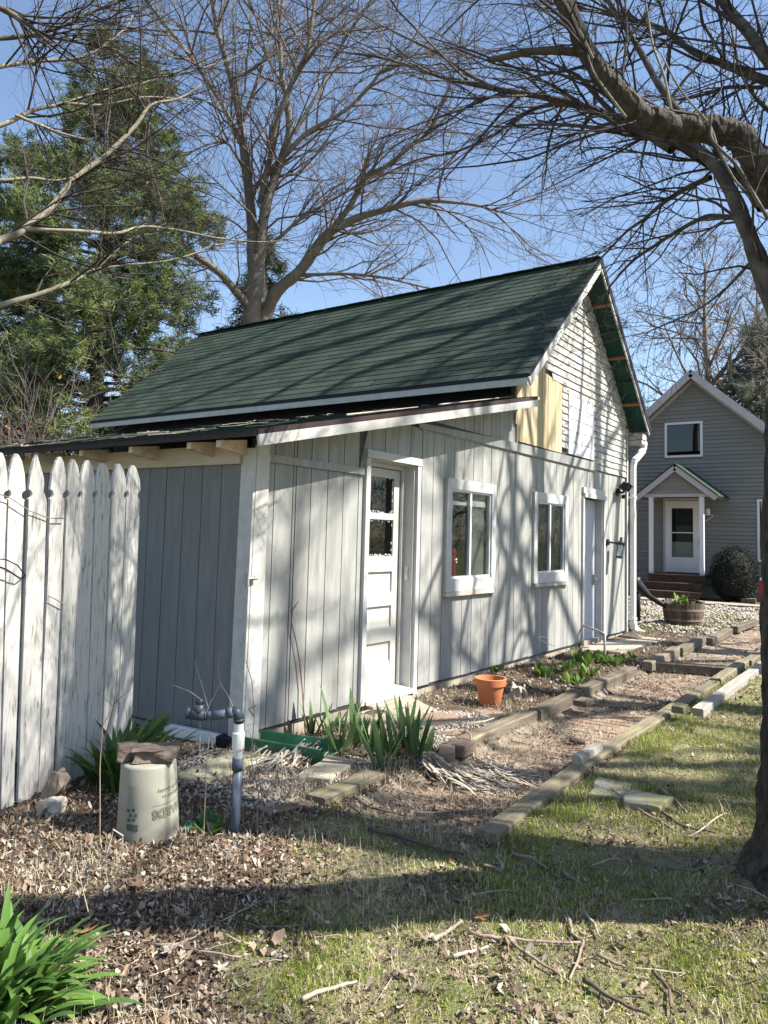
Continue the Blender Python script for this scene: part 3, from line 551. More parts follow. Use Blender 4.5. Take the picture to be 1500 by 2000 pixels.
# porch
pr_=thing('porch',None,None,(16.9,1.4,-.05)); pr_.parent=house; pr_.location=(16.9-HX,.2,0)
PX=16.88
def part3(name,b,m,par,**k): return obj(name,b,m,par,**k)
for y in (2.02,.74):
    b=B(); b.box(PX,PX+.10,y-.05,y+.05,.40,2.62); part3('post',b,M['housewhite'],pr_)
pz=lambda y:3.46-.79*abs(y-1.37)
for sg in (1,-1):
    b=B(); b.beam((PX-.12,1.37,3.38),(PX-.12,1.37+sg*1.02,3.38-1.02*.79),.03,.15); part3('rake_board',b,M['housetrim'],pr_)
    b=B(); P=[(1.37,3.50),(1.37+sg*1.06,3.50-1.06*.79),(1.37+sg*1.06,3.46-1.06*.79),(1.37,3.46)]; b.prism(P,0,PX-.15,HX-.02); part3('porch_roof',b,M['shingle'],pr_)
z=2.70
while z<3.3:
    hw=(3.36-z)/.79; b=B(); b.add([(PX-.02,1.37-hw,z),(PX-.02,1.37+hw,z),(PX-.005,1.37+hw-.10,z+.108),(PX-.005,1.37-hw+.10,z+.108)],[(3,2,1,0)]); part3('siding_lap',b,M['vinyltan'],pr_); z+=.108
b=B(); b.box(PX-.03,PX+.1,.45,2.3,2.62,2.70); b.box(PX-.03,HX-.03,2.2,2.3,2.62,2.7); b.box(PX-.03,HX-.03,.45,.54,2.62,2.7); part3('beam',b,M['housetrim'],pr_)
b=B(); b.box(PX,HX-.03,.5,2.25,2.705,2.72); part3('ceiling',b,M['vinyltan'],pr_)
for k,(x0,z1) in enumerate(((16.75,.60),(16.45,.40),(16.15,.20))):
    b=B(); b.box(x0,HX-.03 if k==0 else x0+.32,.62+.0*k,2.08,z1-.035,z1); part3('tread',b,M['steps'],pr_)
    b=B(); b.box(x0+.04,x0+.06,.64,2.06,z1-.2,z1-.036); part3('riser',b,M['steps'],pr_)
# storm door
sd=thing('storm_door',None,None,(0,0,0)); sd.parent=house; sd.location=(-.03,.3,.6)
b=B()
for a,c,d,e in ((.93,1.0,.60,2.66),(1.96,2.03,.60,2.66),(1.0,1.96,2.59,2.66)): b.box(HX-.07,HX-.02,a,c,d,e)
obj('casing',b,M['housetrim'],sd)
b=B()
for a,c,d,e in ((1.0,1.23,.62,2.58),(1.80,1.96,.62,2.58),(1.23,1.80,2.38,2.58),(1.23,1.80,.62,1.03),(1.23,1.80,1.69,1.72)): b.box(HX-.09,HX-.05,a,c,d+.001,e-.001)
b.box(HX-.10,HX-.09,1.08,1.85,.72,.96); obj('door_frame',b,M['housewhite'],sd)
b=B(); b.box(HX-.07,HX-.065,1.23,1.80,1.03,2.38); obj('pane',b,M['glass'],sd)
b=B(); b.box(HX+.0,HX+.01,1.2,1.83,1.0,1.45); obj('curtain',b,M['valance'],sd); b=B(); b.box(HX+.01,HX+.015,1.2,1.83,1.45,2.4); obj('interior',b,M['dark'],sd)
b=B(); b.box(HX-.13,HX-.09,1.03,1.06,1.38,1.58); obj('handle',b,M['iron'],sd)
b=B(); b.tube([(HX-.05,.92,2.2),(HX-.32,.92,2.19)],.012,6); b.box(HX-.34,HX-.05,.70,.95,2.185,2.2); b.tube([(HX-.05,.95,2.0),(HX-.05,.72,2.17)],.012,6); b.lathe([(0,0),(.05,0),(.06,.08),(.04,.16),(0,.17)],(HX-.2,.82,2.2),12); obj('wall_shelf',b,M['housewhite'],house)
# boxwood bush
bc=np.array([16.9,-.02,0])
def leafcloud(n,fn,size,asp=.5):
    P=fn(n); a=rng.normal(size=(n,3)); a/=np.linalg.norm(a,axis=1)[:,None]; c=rng.normal(size=(n,3)); c=np.cross(a,c); c/=np.linalg.norm(c,axis=1)[:,None]
    s=size*rng.uniform(.6,1.3,(n,1)); V=np.stack([P-a*s-c*s*asp*.2,P+c*s*asp,P+a*s,P-c*s*asp],1).reshape(-1,3); F=np.arange(4*n).reshape(-1,4); return V,F
def fb(n):
    d=rng.normal(size=(n,3)); d/=np.linalg.norm(d,axis=1)[:,None]; r=.84+.30*rng.random((n,1))**1.5+.16*(vn(d[:,:1]*2.2+d[:,1:2],d[:,2:]*2.2,1,4)-.5)+.05*np.sin(d[:,:1]*11)*np.cos(d[:,2:]*9)
    p=d*r*np.array([.52,.52,.68])+bc+[0,0,.66]; p[:,2]=np.maximum(p[:,2],.0); return p
bu=thing('bush','dark round clipped evergreen bush right of the brown house steps','bush',tuple(bc))
V,F=leafcloud(14000,fb,.022); arr('foliage',V,F,[M['bush']],parent=bu)
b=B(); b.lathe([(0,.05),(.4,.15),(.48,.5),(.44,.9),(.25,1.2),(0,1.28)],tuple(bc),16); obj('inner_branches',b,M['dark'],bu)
# ================================================================ GROUND
def xs_(lo,hi,fl,fh,st,gr):
    a=list(np.arange(fl,fh,st)); s=st
    while a[-1]<hi: s*=gr; a.append(a[-1]+s)
    s=st
    while a[0]>lo: s*=gr; a.insert(0,a[0]-s)
    return np.array(a)
def bed(x,y):                                            # 1 inside the path strip
    sm=lambda t: np.clip(t,0,1)
    return sm((x+.5)/.3)*sm((-1.22-y)/.05)*sm((y+1.98)/.05)
def ground_z(x,y):
    x=np.asarray(x,float); y=np.asarray(y,float)
    z=np.interp(x,[-50,1,8,14,60],[-.1,-.1,-.04,-.03,-.05])
    n=(vn(x,y,3.1)-.5)*.03+(vn(x,y,9,5)-.5)*.014+(vn(x,y,26,9)-.5)*.010
    z=z+n*(1-.4*bed(x,y))-.052*bed(x,y)+.022*bed(x,y)*(vn(x,y,1.9,40)-.38)
    inb=((y>-1.12)&(y<0)&(x>.8)); z=z+np.where(inb,.012+.035*np.clip(1+y/.35,0,1),0)
    z=z+.13*np.exp(-(((x+.037)**2+(y+3.49)**2)/.16))
    near=((x>-.1)&(x<8.4)&(y>-.1)&(y<8)); z=np.where(near,z-.1,z)
    return z
gx=xs_(-400,700,-3.8,9.5,.045,1.22); gy=xs_(-400,700,-5.2,1.3,.045,1.22)
X,Y=np.meshgrid(gx,gy,indexing='ij'); Z=ground_z(X,Y); V=np.stack([X,Y,Z],2).reshape(-1,3); nx,ny=len(gx),len(gy)
i,j=np.meshgrid(np.arange(nx-1),np.arange(ny-1),indexing='ij'); a=(i*ny+j).ravel(); F=np.stack([a,a+ny,a+ny+1,a+1],1)
C=np.stack([(X[:-1,:-1]+X[1:,1:])/2,(Y[:-1,:-1]+Y[1:,1:])/2],2).reshape(-1,2)
far=((C[:,0]>22)|(C[:,1]>12)|(C[:,1]<-7)|(C[:,0]<-6))
M['turf']=mk('rough_turf',[(.3,(.09,.11,.035)),(.55,(.16,.17,.07)),(.8,(.24,.21,.12))],scale=3,bump=.8,bscale=40,bdist=.03)
M['thatch']=mk('thatch_soil',[(.3,(.10,.085,.05)),(.5,(.20,.17,.10)),(.75,(.33,.28,.18))],scale=14,bump=1,bscale=90,bdist=.02,detail=9,cols2=(.45,.62,(.13,.15,.05)),scale2=3)
A1=g(430,2000); A2=g(600,1610); dv=(A2-A1)[:2]; nv=np.array([dv[1],-dv[0]])/np.hypot(*dv)
M['dirt']=mk('dusty_path_dirt',[(.3,(.09,.07,.05)),(.5,(.17,.14,.105)),(.75,(.29,.245,.185))],scale=11,bump=1,bscale=80,bdist=.012,detail=9)
pb_=(C[:,1]<-1.2)&(C[:,1]>-2.0)&(C[:,0]>-.4)&(C[:,0]<15)
lw=(((C-A1[:2])@nv)>-.05)&((C[:,1]<-2.1)|((C[:,0]<-.35)&(C[:,1]<-1.25)))
gr=arr('ground',V,F,[M['soil'],M['turf'],M['thatch'],M['dirt']],mi=np.where(far,1,np.where(pb_,3,np.where(lw,2,0))),smooth=True); gr['kind']='structure'
def gz(x,y): return float(ground_z(x,y))
# soil leaf zones
A1=g(430,2000); A2=g(600,1610); dv=(A2-A1)[:2]; nv=np.array([dv[1],-dv[0]])/np.hypot(*dv)     # lawn lies on the +nv side
def lawn(x,y):
    s=((np.stack([x,y],-1)-A1[:2])@nv)+(vn(x,y,2.3,3)-.5)*.7+(vn(x,y,6,13)-.5)*.3
    front=np.clip(s/.25+.3,0,1)*((y<-2.1)|((x<-.35)&(y<-1.25-(x+.35)*.2)))
    return np.where((x>11)&(y>-.9),0,front)
# ---- path bricks: 300 nearest as parts, set in the soil
path=thing('brick_path',None,None,(0,-1.6,-.1)); path['kind']='structure'
bm=B(); bm.add([(-.098,-.047,0),(.098,-.047,0),(.098,.047,0),(-.098,.047,0),(-.1,-.049,-.008),(.1,-.049,-.008),(.1,.049,-.008),(-.1,.049,-.008),(-.1,-.049,-.05),(.1,-.049,-.05),(.1,.049,-.05),(-.1,.049,-.05)],[(0,1,2,3)]+[(i,i+4,(i+1)%4+4,(i+1)%4)[::1] for i in range(4)]+[(i+4,i+8,(i+1)%4+8,(i+1)%4+4) for i in range(4)])
bme=bpy.data.meshes.new('brick'); bme.from_pydata(np.concatenate(bm.v).tolist(),[],bm.f); bme.materials.append(M['brick'])
cnt=0; jb=B()
for i in range(112):
    x=-.05+i*.1035
    for j in range(4):
        y=-1.33-j*.206+(.1 if i%2 else 0)-.03
        if y>-1.30 or y<-1.95: continue
        z=np.interp(x,[-50,1,8,14,60],[-.1,-.1,-.04,-.03,-.05])-.050+random.uniform(-.003,.004)+.004
        if vn(x,y,1.3,77)>.80: z-=.03
        a=math.pi/2+random.gauss(0,.012)
        if cnt<300:
            o=link(bpy.data.objects.new('brick',bme)); o.parent=path; o.location=(x,y+1.6,z+.1); o.rotation_euler=(random.gauss(0,.008),random.gauss(0,.008),a); cnt+=1
        else:
            v=bm.v[0]; ca,sa=math.cos(a),math.sin(a); jb.add(np.stack([x+v[:,0]*ca-v[:,1]*sa,y+v[:,0]*sa+v[:,1]*ca,z+v[:,2]],1),bm.f)
o=obj('far_bricks',jb,M['brick'],path); o['kind']='stuff'
# ---- timbers
def timber(x0,y0,x1,y1,lift,label,mat='timber',wd=.115,ht=.10,group='landscape timbers edging the path',dz=0):
    z0=gz0(x0)+lift; z1=gz0(x1)+lift; L=math.hypot(x1-x0,y1-y0); n=max(3,int(L/.12)); d=np.array([x1-x0,y1-y0])/L; s=np.array([-d[1],d[0]])
    V=[]; o_=random.random()*50
    for i in range(n+1):
        t=i/n; c=np.array([x0,y0])+d*L*t; zt=z0+(z1-z0)*t
        for (a,h) in ((-.5,-1),(-.5,-.12),(-.42,0),(.42,0),(.5,-.12),(.5,-1)):
            q=c+s*a*wd*(1+.05*(vn(t*L*3,a,1,o_)-.5)); V.append((q[0],q[1],zt+h*ht+.008*(vn(t*L*2.2,a*1.1,1,o_+5)-.5)+.005*(vn(t*L*9,a*3,1,o_+9)-.5)))
    F=[(i*6+j,i*6+j+1,(i+1)*6+j+1,(i+1)*6+j) for i in range(n) for j in range(5)]+[tuple(range(6)),tuple(n*6+k for k in range(6))[::-1]]
    b=B(); b.add(V,F); o=obj('landscape_timber',b,M[mat],loc=(x0,y0,z0-ht)); tag(o,label,'timber',group); return o
TA='landscape timber'
T=[(-.36,-2.06,1.0,-2.02,.045,'mossy landscape timber with a dark rotted end, nearest of the right edge','timberY'),
(.93,-1.99,3.08,-2.04,.045,'landscape timber of the right edge running past the cylinder block','timberY'),
(3.02,-2.03,4.75,-2.06,.045,'landscape timber of the right edge beside the start of the white rail','timberY'),
(4.72,-2.07,6.35,-2.07,.07,'landscape timber of the right edge beyond the cross timber','timberY'),
(6.3,-2.1,9.2,-2.12,.065,'farthest landscape timber of the right edge, partly behind the trunk','timberY'),
(.82,-1.16,2.22,-1.17,.065,'landscape timber of the left edge below the terracotta pot','timber'),
(2.16,-1.20,3.72,-1.17,.075,'landscape timber of the left edge with a long stick over it','timber'),
(3.68,-1.17,4.80,-1.19,.075,'landscape timber of the left edge in front of the green leafy plants','timber'),
(5.12,-1.26,6.65,-1.20,.095,'raised landscape timber with a dark square end past the plants','timber'),
(6.6,-1.24,8.1,-1.21,.09,'landscape timber of the left edge level with the downspout','timber'),
(8.05,-1.30,9.7,-1.26,.075,'landscape timber of the left edge just short of the barrel','timber'),
(9.9,-1.30,11.6,-1.34,.09,'far shaded landscape timber right of the barrel','timber')]
for t in T: timber(*t[:5],t[5],t[6])
timber(5.35,-1.27,5.55,-2.02,.075,'dark timber laid across the path as a step',wd=.12,group=None)
timber(-.52,-1.10,.07,-1.08,.045,'loose bleached board lying in front of the irises','timberY',wd=.14,ht=.04,group=None)
timber(-.80,-.98,-.35,-1.12,.02,'half buried dark board left of the bleached board','board',wd=.12,ht=.05,group=None)
timber(3.1,-2.26,6.9,-2.30,.075,'long pale bare timber lying in the grass beside the path','palewood',wd=.10,ht=.075,group=None)
def blk(px,py,sx,sy,sz,mat,label,cat,name,rz=.0,dz=0,lift=0):
    P=g(px,py,dz); b=B(); v=[]
    b.box(-sx/2,sx/2,-sy/2,sy/2,0,sz); V=b.v[0]
    V=V*(1+rng.uniform(-.05,.05,V.shape)); b.v[0]=V; o=obj(name,b,M[mat],bevel=min(sz*.12,.012),world=False); o.location=(P[0],P[1],gz(P[0],P[1])-.01+lift); o.rotation_euler=(random.uniform(-.03,.03),random.uniform(-.03,.03),rz); return tag(o,label,cat)
blk(1140,1362,.20,.12,.05,'timber','small cut timber block on the left edge beside the leafy plants','wood block','wood_block',0,.1,.10)
blk(1328,1390,.16,.10,.055,'timberY','small cut block on the right edge near the white rail end','wood block','wood_block',0,.08,.085)
P=np.array([1.02,-2.0,gz0(1)+.045]); b=B(); b.tube([(-.02,0,.03),(.10,.01,.03)],.034,14); b.box(.03,.42,-.02,.045,-.005,.045); cy=obj('concrete_cylinder',b,M['rock'],world=False); cy.location=P; tag(cy,'round ended concrete core resting on the mossy right timber','concrete')
for k,(px,py,rz,l) in enumerate(((872,1480,.5,'brick colored cut block at the end of the left edge behind the irises'),(905,1470,.1,'small cut block against the start of the left timber'))):
    blk(px,py,.2,.11,.085,'board' if k else 'brick',l,'block','cut_block',rz)
# boards, slabs
for (x0,y0,x1,y1,wd,l) in ((1.42,-.42,2.15,-.86,.2,'wide brown board set in the bed beside the pot'),(1.10,-.46,1.85,-.98,.2,'wide brown board in the middle of the three'),(.92,-.62,1.45,-1.05,.13,'narrow brown board nearest the irises')):
    timber(x0,y0,x1,y1,.022,l,'board',wd=wd,ht=.06,group='brown boards set in the bed')
def slab(pts,z,th,mat,label,name='concrete_slab',cat='slab'):
    b=B(); n=len(pts); q=[]
    for k in range(n):
        a=np.array(pts[k]); c=np.array(pts[(k+1)%n])
        for t in (0,.33,.66): q.append(tuple(a+(c-a)*t+rng.uniform(-.012,.012,2)))
    b.prism(q,2,z-th,z); return tag(obj(name,b,M[mat],bevel=.008,loc=(*np.mean(pts,axis=0),z-th)),label,cat)
slab([(.95,-.06),(2.05,-.06),(1.85,-.42),(.72,-.52)][::1],-.062,.06,'concrete','worn concrete slab on the ground below the white door')
slab([(5.9,-.12),(7.9,-.15),(7.95,-.72),(6.05,-.66)],-.022,.06,'concrete','pale concrete slab in front of the grey door')
p=[g(1150,1555),g(1225,1565),g(1232,1535),g(1168,1522)]; slab([tuple(q[:2]) for q in p],-.084,.05,'moss','flat mossy paving slab sunk in the grass')
p=[g(1215,1578),g(1290,1592),g(1312,1570),g(1232,1555)]; slab([tuple(q[:2]) for q in p],-.058,.07,'moss','thicker paving slab with a dark broken edge in the grass')
slab([(-.75,-.18),(-.1,-.08),(-.1,-.35),(-.7,-.42)],-.068,.05,'moss','mossy slab by the corner of the shed')
slab([(-.3,-.75),(.18,-.62),(.2,-.85),(-.2,-.95)],-.066,.05,'concrete','grey stone set in the gravel left of the irises','flat_stone','stone')
slab([(15.2,-2.5),(15.9,-2.5),(15.9,4.5),(15.2,4.5)],.03,.1,'concrete','pale concrete walk in front of the house steps','walkway','walkway')
b=B(); b.box(1.40,1.99,-.10,.028,-.14,-.035); obj('step',b,M['concrete'],shed,bevel=.008)
# brick by door two, pipe hoop
o=blk(1152,1256,.22,.12,.10,'rock','pale concrete brick tipped on the slab by the grey door','brick','loose_brick',.6); o.rotation_euler[0]=.5
b=B(); Pa=g(1120,1258); Pb=g(1181,1282); za=gz(*Pa[:2])
b.tube([(Pa[0],Pa[1]-.1,za-.05),(Pa[0],Pa[1]-.1,.24)],.014,8); b.tube([(Pa[0]-.0,Pa[1]-.1,.235),(Pb[0],Pb[1],.225)],.016,8); b.tube([(Pb[0]+.0,Pb[1],.24),(Pb[0],Pb[1],za-.05)],.016,8); b.tube([(Pb[0]+.02,Pb[1]-.0,.225),(Pb[0]-.03,Pb[1]+.03,.228)],.022,8)
tag(obj('pipe_rail',b,M['galv'],smooth=True,loc=(Pb[0],Pb[1],za)),'low bent grey pipe hoop in front of the grey door','pipe')
# far yard bits
P=np.array([10.1,-.45,-.03])
ba=thing('barrel_planter','old wooden half barrel planter between the shed corner and the house steps','planter',tuple(P))
for k in range(26):
    a=k*2*math.pi/26; b=B(); h=.42+random.uniform(-.04,.03)
    r0,r1,w0,w1=.29,.345,.033,.040; ca,sa=math.cos(a),math.sin(a)
    v=[]
    for z,r_,w_ in ((0,r0,w0),(h*.5,(r0+r1)/2+.012,.038),(h,r1,w1)):
        for rr in (r_,r_-.025):
            for s in (-1,1): v.append((P[0]+rr*ca-s*w_*sa,P[1]+rr*sa+s*w_*ca,P[2]+z))
    b.add(v,[(0,1,5,4),(4,5,9,8),(3,2,6,7),(7,6,10,11),(8,9,11,10),(0,4,6,2),(4,8,10,6),(1,3,7,5),(5,7,11,9)]); obj('stave',b,M['barrel'],ba)
for z,r_ in ((.10,.312),(.27,.335)): b=B(); b.lathe([(r_,z),(r_+.006,z+.002),(r_+.006,z+.04),(r_,z+.042)],tuple(P),26); obj('hoop',b,M['board'],ba)
b=B(); b.lathe([(0,.36),(.32,.36)],tuple(P),20); obj('soil_fill',b,M['soil'],ba)
def blades(b,c,n,L,w,lean,sp,mi=0,arch=1.0,seg=6,fan=None,fold=0):
    for k in range(n):
        a=random.uniform(0,2*math.pi) if fan is None else fan+random.gauss(0,.5)
        l=L*random.uniform(.65,1.15); th=random.uniform(*lean); x,y=c[0]+random.gauss(0,sp),c[1]+random.gauss(0,sp); z=c[2]
        da=np.array([math.cos(a),math.sin(a),0]); sa=np.array([-da[1],da[0],0]); p=np.array([x,y,z]); V=[]; tw=random.uniform(-.4,.4)
        for i in range(seg+1):
            t=i/seg; ang=th+arch*t*t; wd=w*(math.sin(math.pi*min(1,.25+.75*t))**.6 if i<seg else .05)*.5*(1 if t>.1 else .8)
            s2=sa*math.cos(tw*t)+da*math.sin(tw*t)
            mid=p+np.array([0,0,-fold*wd]); V+= [p-s2*wd,mid,p+s2*wd]
            p=p+(da*math.sin(ang)+np.array([0,0,math.cos(ang)]))*l/seg
        F=[]
        for i in range(seg): F+= [(i*3,i*3+1,i*3+4,i*3+3),(i*3+1,i*3+2,i*3+5,i*3+4)]
        b.add(V,F,mi if isinstance(mi,int) else random.choice(mi))
b=B(); blades(b,P+[.02,.05,.36],26,.22,.05,(.1,.9),.05,arch=.6); tag(obj('leafy_plant',b,M['weed'],smooth=True,loc=tuple(P+[0,0,.36])),'bright green plant growing in the wooden barrel','plant')
Q=[at(1235,1128,14.0),at(1243,1140,13.8),at(1252,1150,13.6),at(1270,1166,13.3),at(1290,1178,13.2),at(1310,1190,13.15),at(1332,1199,13.1)]
b=B(); b.tube(Q,[.07,.10,.09,.045,.045,.042,.04],10); Q0=Q[1]; b.tube([(Q0[0],Q0[1],Q0[2]+.12),(Q0[0],Q0[1],-.05)],.075,10)
tag(obj('drain_pipe',b,M['blackplastic'],smooth=True,loc=(Q0[0],Q0[1],-.05)),'black post with a bent black drain pipe leaning onto the barrel','pipe')
for k,(px,py,sx,sz,l) in enumerate(((1386,1184,.28,.07,'reddish brick lying in the gravel right of the barrel'),(1462,1180,.34,.14,'dark block at the edge of the walk near the trunk'),(1405,1186,.2,.05,'low brick half sunk in the gravel'),(1478,1186,.2,.06,'small brick beside the dark block'))):
    blk(px,py,.14,sx,sz,'brick' if k!=1 else 'stone',l,'brick','loose_brick',.1)
P=g(1489,1190); b=B(); b.tube([(P[0],P[1],-.06),(P[0],P[1],.62)],.04,8); b.box(P[0]-.06,P[0]+.06,P[1]-.06,P[1]+.06,.42,.55); rp=obj('hydrant',b,M['red'],loc=(P[0],P[1],-.06)); tag(rp,'red yard post with a white cap beside the big trunk','post'); b=B(); b.tube([(P[0],P[1],.62),(P[0],P[1],.66)],.05,8); obj('cap',b,M['housewhite'],rp)
# ================================================================ FENCE
FA=np.array([-1.62,.11]); FB=np.array([-.60,.36]); fd=(FB-FA)/np.linalg.norm(FB-FA); fn=np.array([fd[1],-fd[0]])
def fpl(px,py):                                          # point on the fence plane: (along, height)
    dd=ray(px,py); n3=np.array([fn[0],fn[1],0]); P0=np.array([FA[0],FA[1],0]); t=((P0-CP)@n3)/(dd@n3); P=CP+t*dd; return (P[:2]-FA)@fd,P[2]
fence=thing('picket_fence','tall weathered picket fence of peeling white boards in front of the shed side','fence',(FA[0],FA[1],-.1))
pk=[# top left, right at y=965 ; bottom left,right at yb ; tip x,y
((-54,-24),(-66,-38),1600,(-40,884)),((-22,14),(-34,-2),1592,(2,884)),((15,50),(0,28),1583,(33,886)),((53,90),(30,72),1570,(70,889)),((98,129),(73,104),1550,(118,892)),((127,155),(106,137),1530,(140,897)),((156,187),(138,166),1545,(173,899)),((187,218),(166,196),1535,(203,904)),((218,247),(196,226),1530,(232,906)),((247.5,275),(226,256),1520,(261,909))]
pk=[((-54-34*k,-24-34*k),(-66-31*k,-38-31*k),1600+8*k,(-40-34*k,884-2*k)) for k in (6,5,4,3,2,1)]+pk
for i,(tt,bb,yb,tip) in enumerate(pk,-6):
    a0,zt=fpl(tt[0],965); a1,_=fpl(tt[1],965); b0,zb=fpl(bb[0],yb); b1,_=fpl(bb[1],yb); at_,ztip=fpl(*tip)
    wt=a1-a0; zb=max(zb,-.16) if i not in (5,) else zb; zh=zt+.0
    L=lambda z: b0+(a0-b0)*(z-zb)/(zt-zb); Rr=lambda z: b1+(a1-b1)*(z-zb)/(zt-zb)
    rn=.025; zc=zt-.0; pts=[]; j=lambda: random.uniform(-.0025,.0025)
    for z in np.linspace(zb,zc-rn-.01,9): pts.append((L(z)+j()+.0055,z))
    if True:
        for a in np.linspace(-90,90,7): pts.append((L(zc)+rn*math.cos(R(a)),zc+rn*math.sin(R(a))))
    ztop=ztip
    for t in (0,.3,.6,.85,.96): pts.append((L(zc+.03)+(at_-L(zc+.03))*(1-math.cos(t*math.pi/2))**.8*1.0, zc+.035+(ztop-zc-.035)*math.sin(t*math.pi/2)))
    pts.append((at_,ztop))
    Rt=[]
    for z in np.linspace(zb,zc-rn-.01,9): Rt.append((Rr(z)-j()-.0055,z))
    if i==3: Rt+= [(Rr(zc)-.01,zc-.01),(Rr(zc)-.03,zc+.02),(Rr(zc)-.028,zc+.06),(Rr(zc)-.035,zc+.10)]
    else:
        if i<9 or True:
            for a in np.linspace(-90,90,7): Rt.append((Rr(zc)-rn*math.cos(R(a)),zc+rn*math.sin(R(a))))
        for t in (0,.3,.6,.85,.96): Rt.append((Rr(zc+.03)-(Rr(zc+.03)-at_)*(1-math.cos(t*math.pi/2))**.8, zc+.035+(ztop-zc-.035)*math.sin(t*math.pi/2)))
    poly=pts+Rt[::-1]; off=random.uniform(-.004,.004)+(.012 if i in (3,5) else 0); n=len(poly); V=[]
    for th in (off,off-.019):
        for (a,z) in poly: p=FA+fd*a+fn*th; V.append((p[0],p[1],z))
    F=[tuple(range(n))[::-1],tuple(range(n,2*n))]+[(k,(k+1)%n,(k+1)%n+n,k+n) for k in range(n)]
    b=B(); b.add(V,F); o=obj('picket',b,M['picket'],fence,bevel=.002)
    if i==3: o['label']='broken topped wide picket with dark knots'
for z in (.15,.80,1.42):
    b=B(); p=FA-fd*.95-fn*.045; q=FA+fd*1.02-fn*.045; b.beam((p[0],p[1],z),(q[0],q[1],z),.04,.085); obj('rail',b,M['picket'],fence)
p=FA+fd*.98-fn*.1; b=B(); b.box(p[0]-.03,p[0]+.03,p[1]-.03,p[1]+.03,-.15,.05); obj('post_stub',b,M['picket'],fence)
# wire loop, twigs caught in the pickets
def fp3(px,py,off): a,z=fpl(px,py); p=FA+fd*a+fn*off; return (p[0],p[1],z)
b=B(); b.tube([fp3(-40,1090,.05),fp3(0,1092,.04),(fp3(25,1104,.035)),fp3(44,1124,.02),fp3(46,1128,.0)],.0035,6); b.tube([fp3(46,1128,.0),fp3(30,1129,.03),fp3(0,1112,.05),fp3(-40,1098,.07)],.0035,6); tag(obj('wire_loop',b,M['iron'],loc=fp3(46,1128,0)),'black wire loop hooked through the pickets at the left edge','wire')
for k,(pts,l) in enumerate((([(-10,965),(12,973),(50,998),(88,1012),(120,1012)],'thin grey twig hooked across the picket tops'),([(88,1164),(100,1170),(118,1180)],'short dry twig caught between pickets at mid height'))):
    b=B(); b.tube([fp3(x,y,.03) for x,y in pts],[.003]*(len(pts)-1)+[.004],5); tag(obj('twig',b,M['stick'],loc=fp3(*pts[0],.03)),l,'twig')
# ================================================================ BUCKET, PAVERS
Pb=g(290,1643); bz=-.11; bk=thing('bucket','faded green plastic bucket standing upside down beside the fence','bucket',(Pb[0]+.06,Pb[1]+.08,bz)); bk.rotation_euler=(.03,-.07,0)
BH,RB,RT=.375,.150,.128
b=B(); b.lathe([(RB-.006,0),(RB,0),(RB-.001,.012),(RT+(RB-RT)*.5,BH*.5),(RT+.001,BH-.012),(RT-.004,BH-.002),(RT-.016,BH),(0,BH)],(0,0,0),64); obj('bucket_body',b,M['bucket'],bk,smooth=True,world=False)
cdir=math.atan2(CP[1]-Pb[1],CP[0]-Pb[0])
def wrap(V,z0,ang,h,off=.0012,flip=True):                 # flat (x,y) lettering wrapped on the bucket wall
    V=np.array(V); s=-1 if flip else 1; x=V[:,0]*s; y=V[:,1]*s; z=z0+y; r=RB+(RT-RB)*z/BH+off; a=ang+x/r; return np.stack([r*np.cos(a),r*np.sin(a),z],1)
def text(body,size,z0,ang,name,mat,extrude_bold=0,off=.0012):
    cu=bpy.data.curves.new(name,'FONT'); cu.body=body; cu.size=size; cu.offset=extrude_bold; cu.align_x='CENTER'; cu.resolution_u=3
    t=bpy.data.objects.new(name,cu); link(t); dg=bpy.context.evaluated_depsgraph_get(); me=bpy.data.meshes.new_from_object(t.evaluated_get(dg)); bpy.data.objects.remove(t)
    V=[tuple(v.co) for v in me.vertices]; F=[tuple(p.vertices) for p in me.polygons]; b=B(); b.add(wrap(V,z0,ang,0,off=off),F); o=obj(name,b,mat,bk,world=False); return o
cd=cdir
text('MENARDS',.056,.172,cd+1.03,'printed_name',M['print'],.003)
text('MENARDS',.056,.172,cd+1.03,'printed_name_fill',M['printpale'],-.001,.0018)
text('Dedicated to',.026,.235,cd+.98,'printed_slogan',M['print'])
text('Service & Quality',.026,.265,cd+.98,'printed_slogan',M['print'])
def patch(u0,u1,z0,z1,mat,name,off=.001):
    b=B(); n=8; V=[]
    for i in range(n+1): u=u0+(u1-u0)*i/n; V+= [(u,z0),(u,z1)]
    b.add(wrap([(v[0],v[1]) for v in V],0,cd,0,off,False),[(2*i,2*i+2,2*i+3,2*i+1) for i in range(n)]); return obj(name,b,mat,bk,world=False)
patch(.02,.25,.192,.1945,M['print'],'printed_line')
ux=-.075
patch(ux-.030,ux+.030,.085,.115,M['print'],'label_block'); 
for k,(du,dz) in enumerate(((-.02,.125),(.005,.128),(-.012,.148),(.014,.150),(-.022,.168),(.004,.172))): patch(ux+du-.005,ux+du+.012,dz,dz+.016,M['print'],'label_picture')
patch(ux-.030,ux-.029,.115,.2,M['print'],'label_border'); patch(ux+.029,ux+.030,.115,.30,M['labelink'],'label_border')
for k in range(17): z=.198+k*.0055; patch(ux-.026,ux+.026-(k*7%5)*.004,z,z+.0022,M['labelink'],'label_text_line')
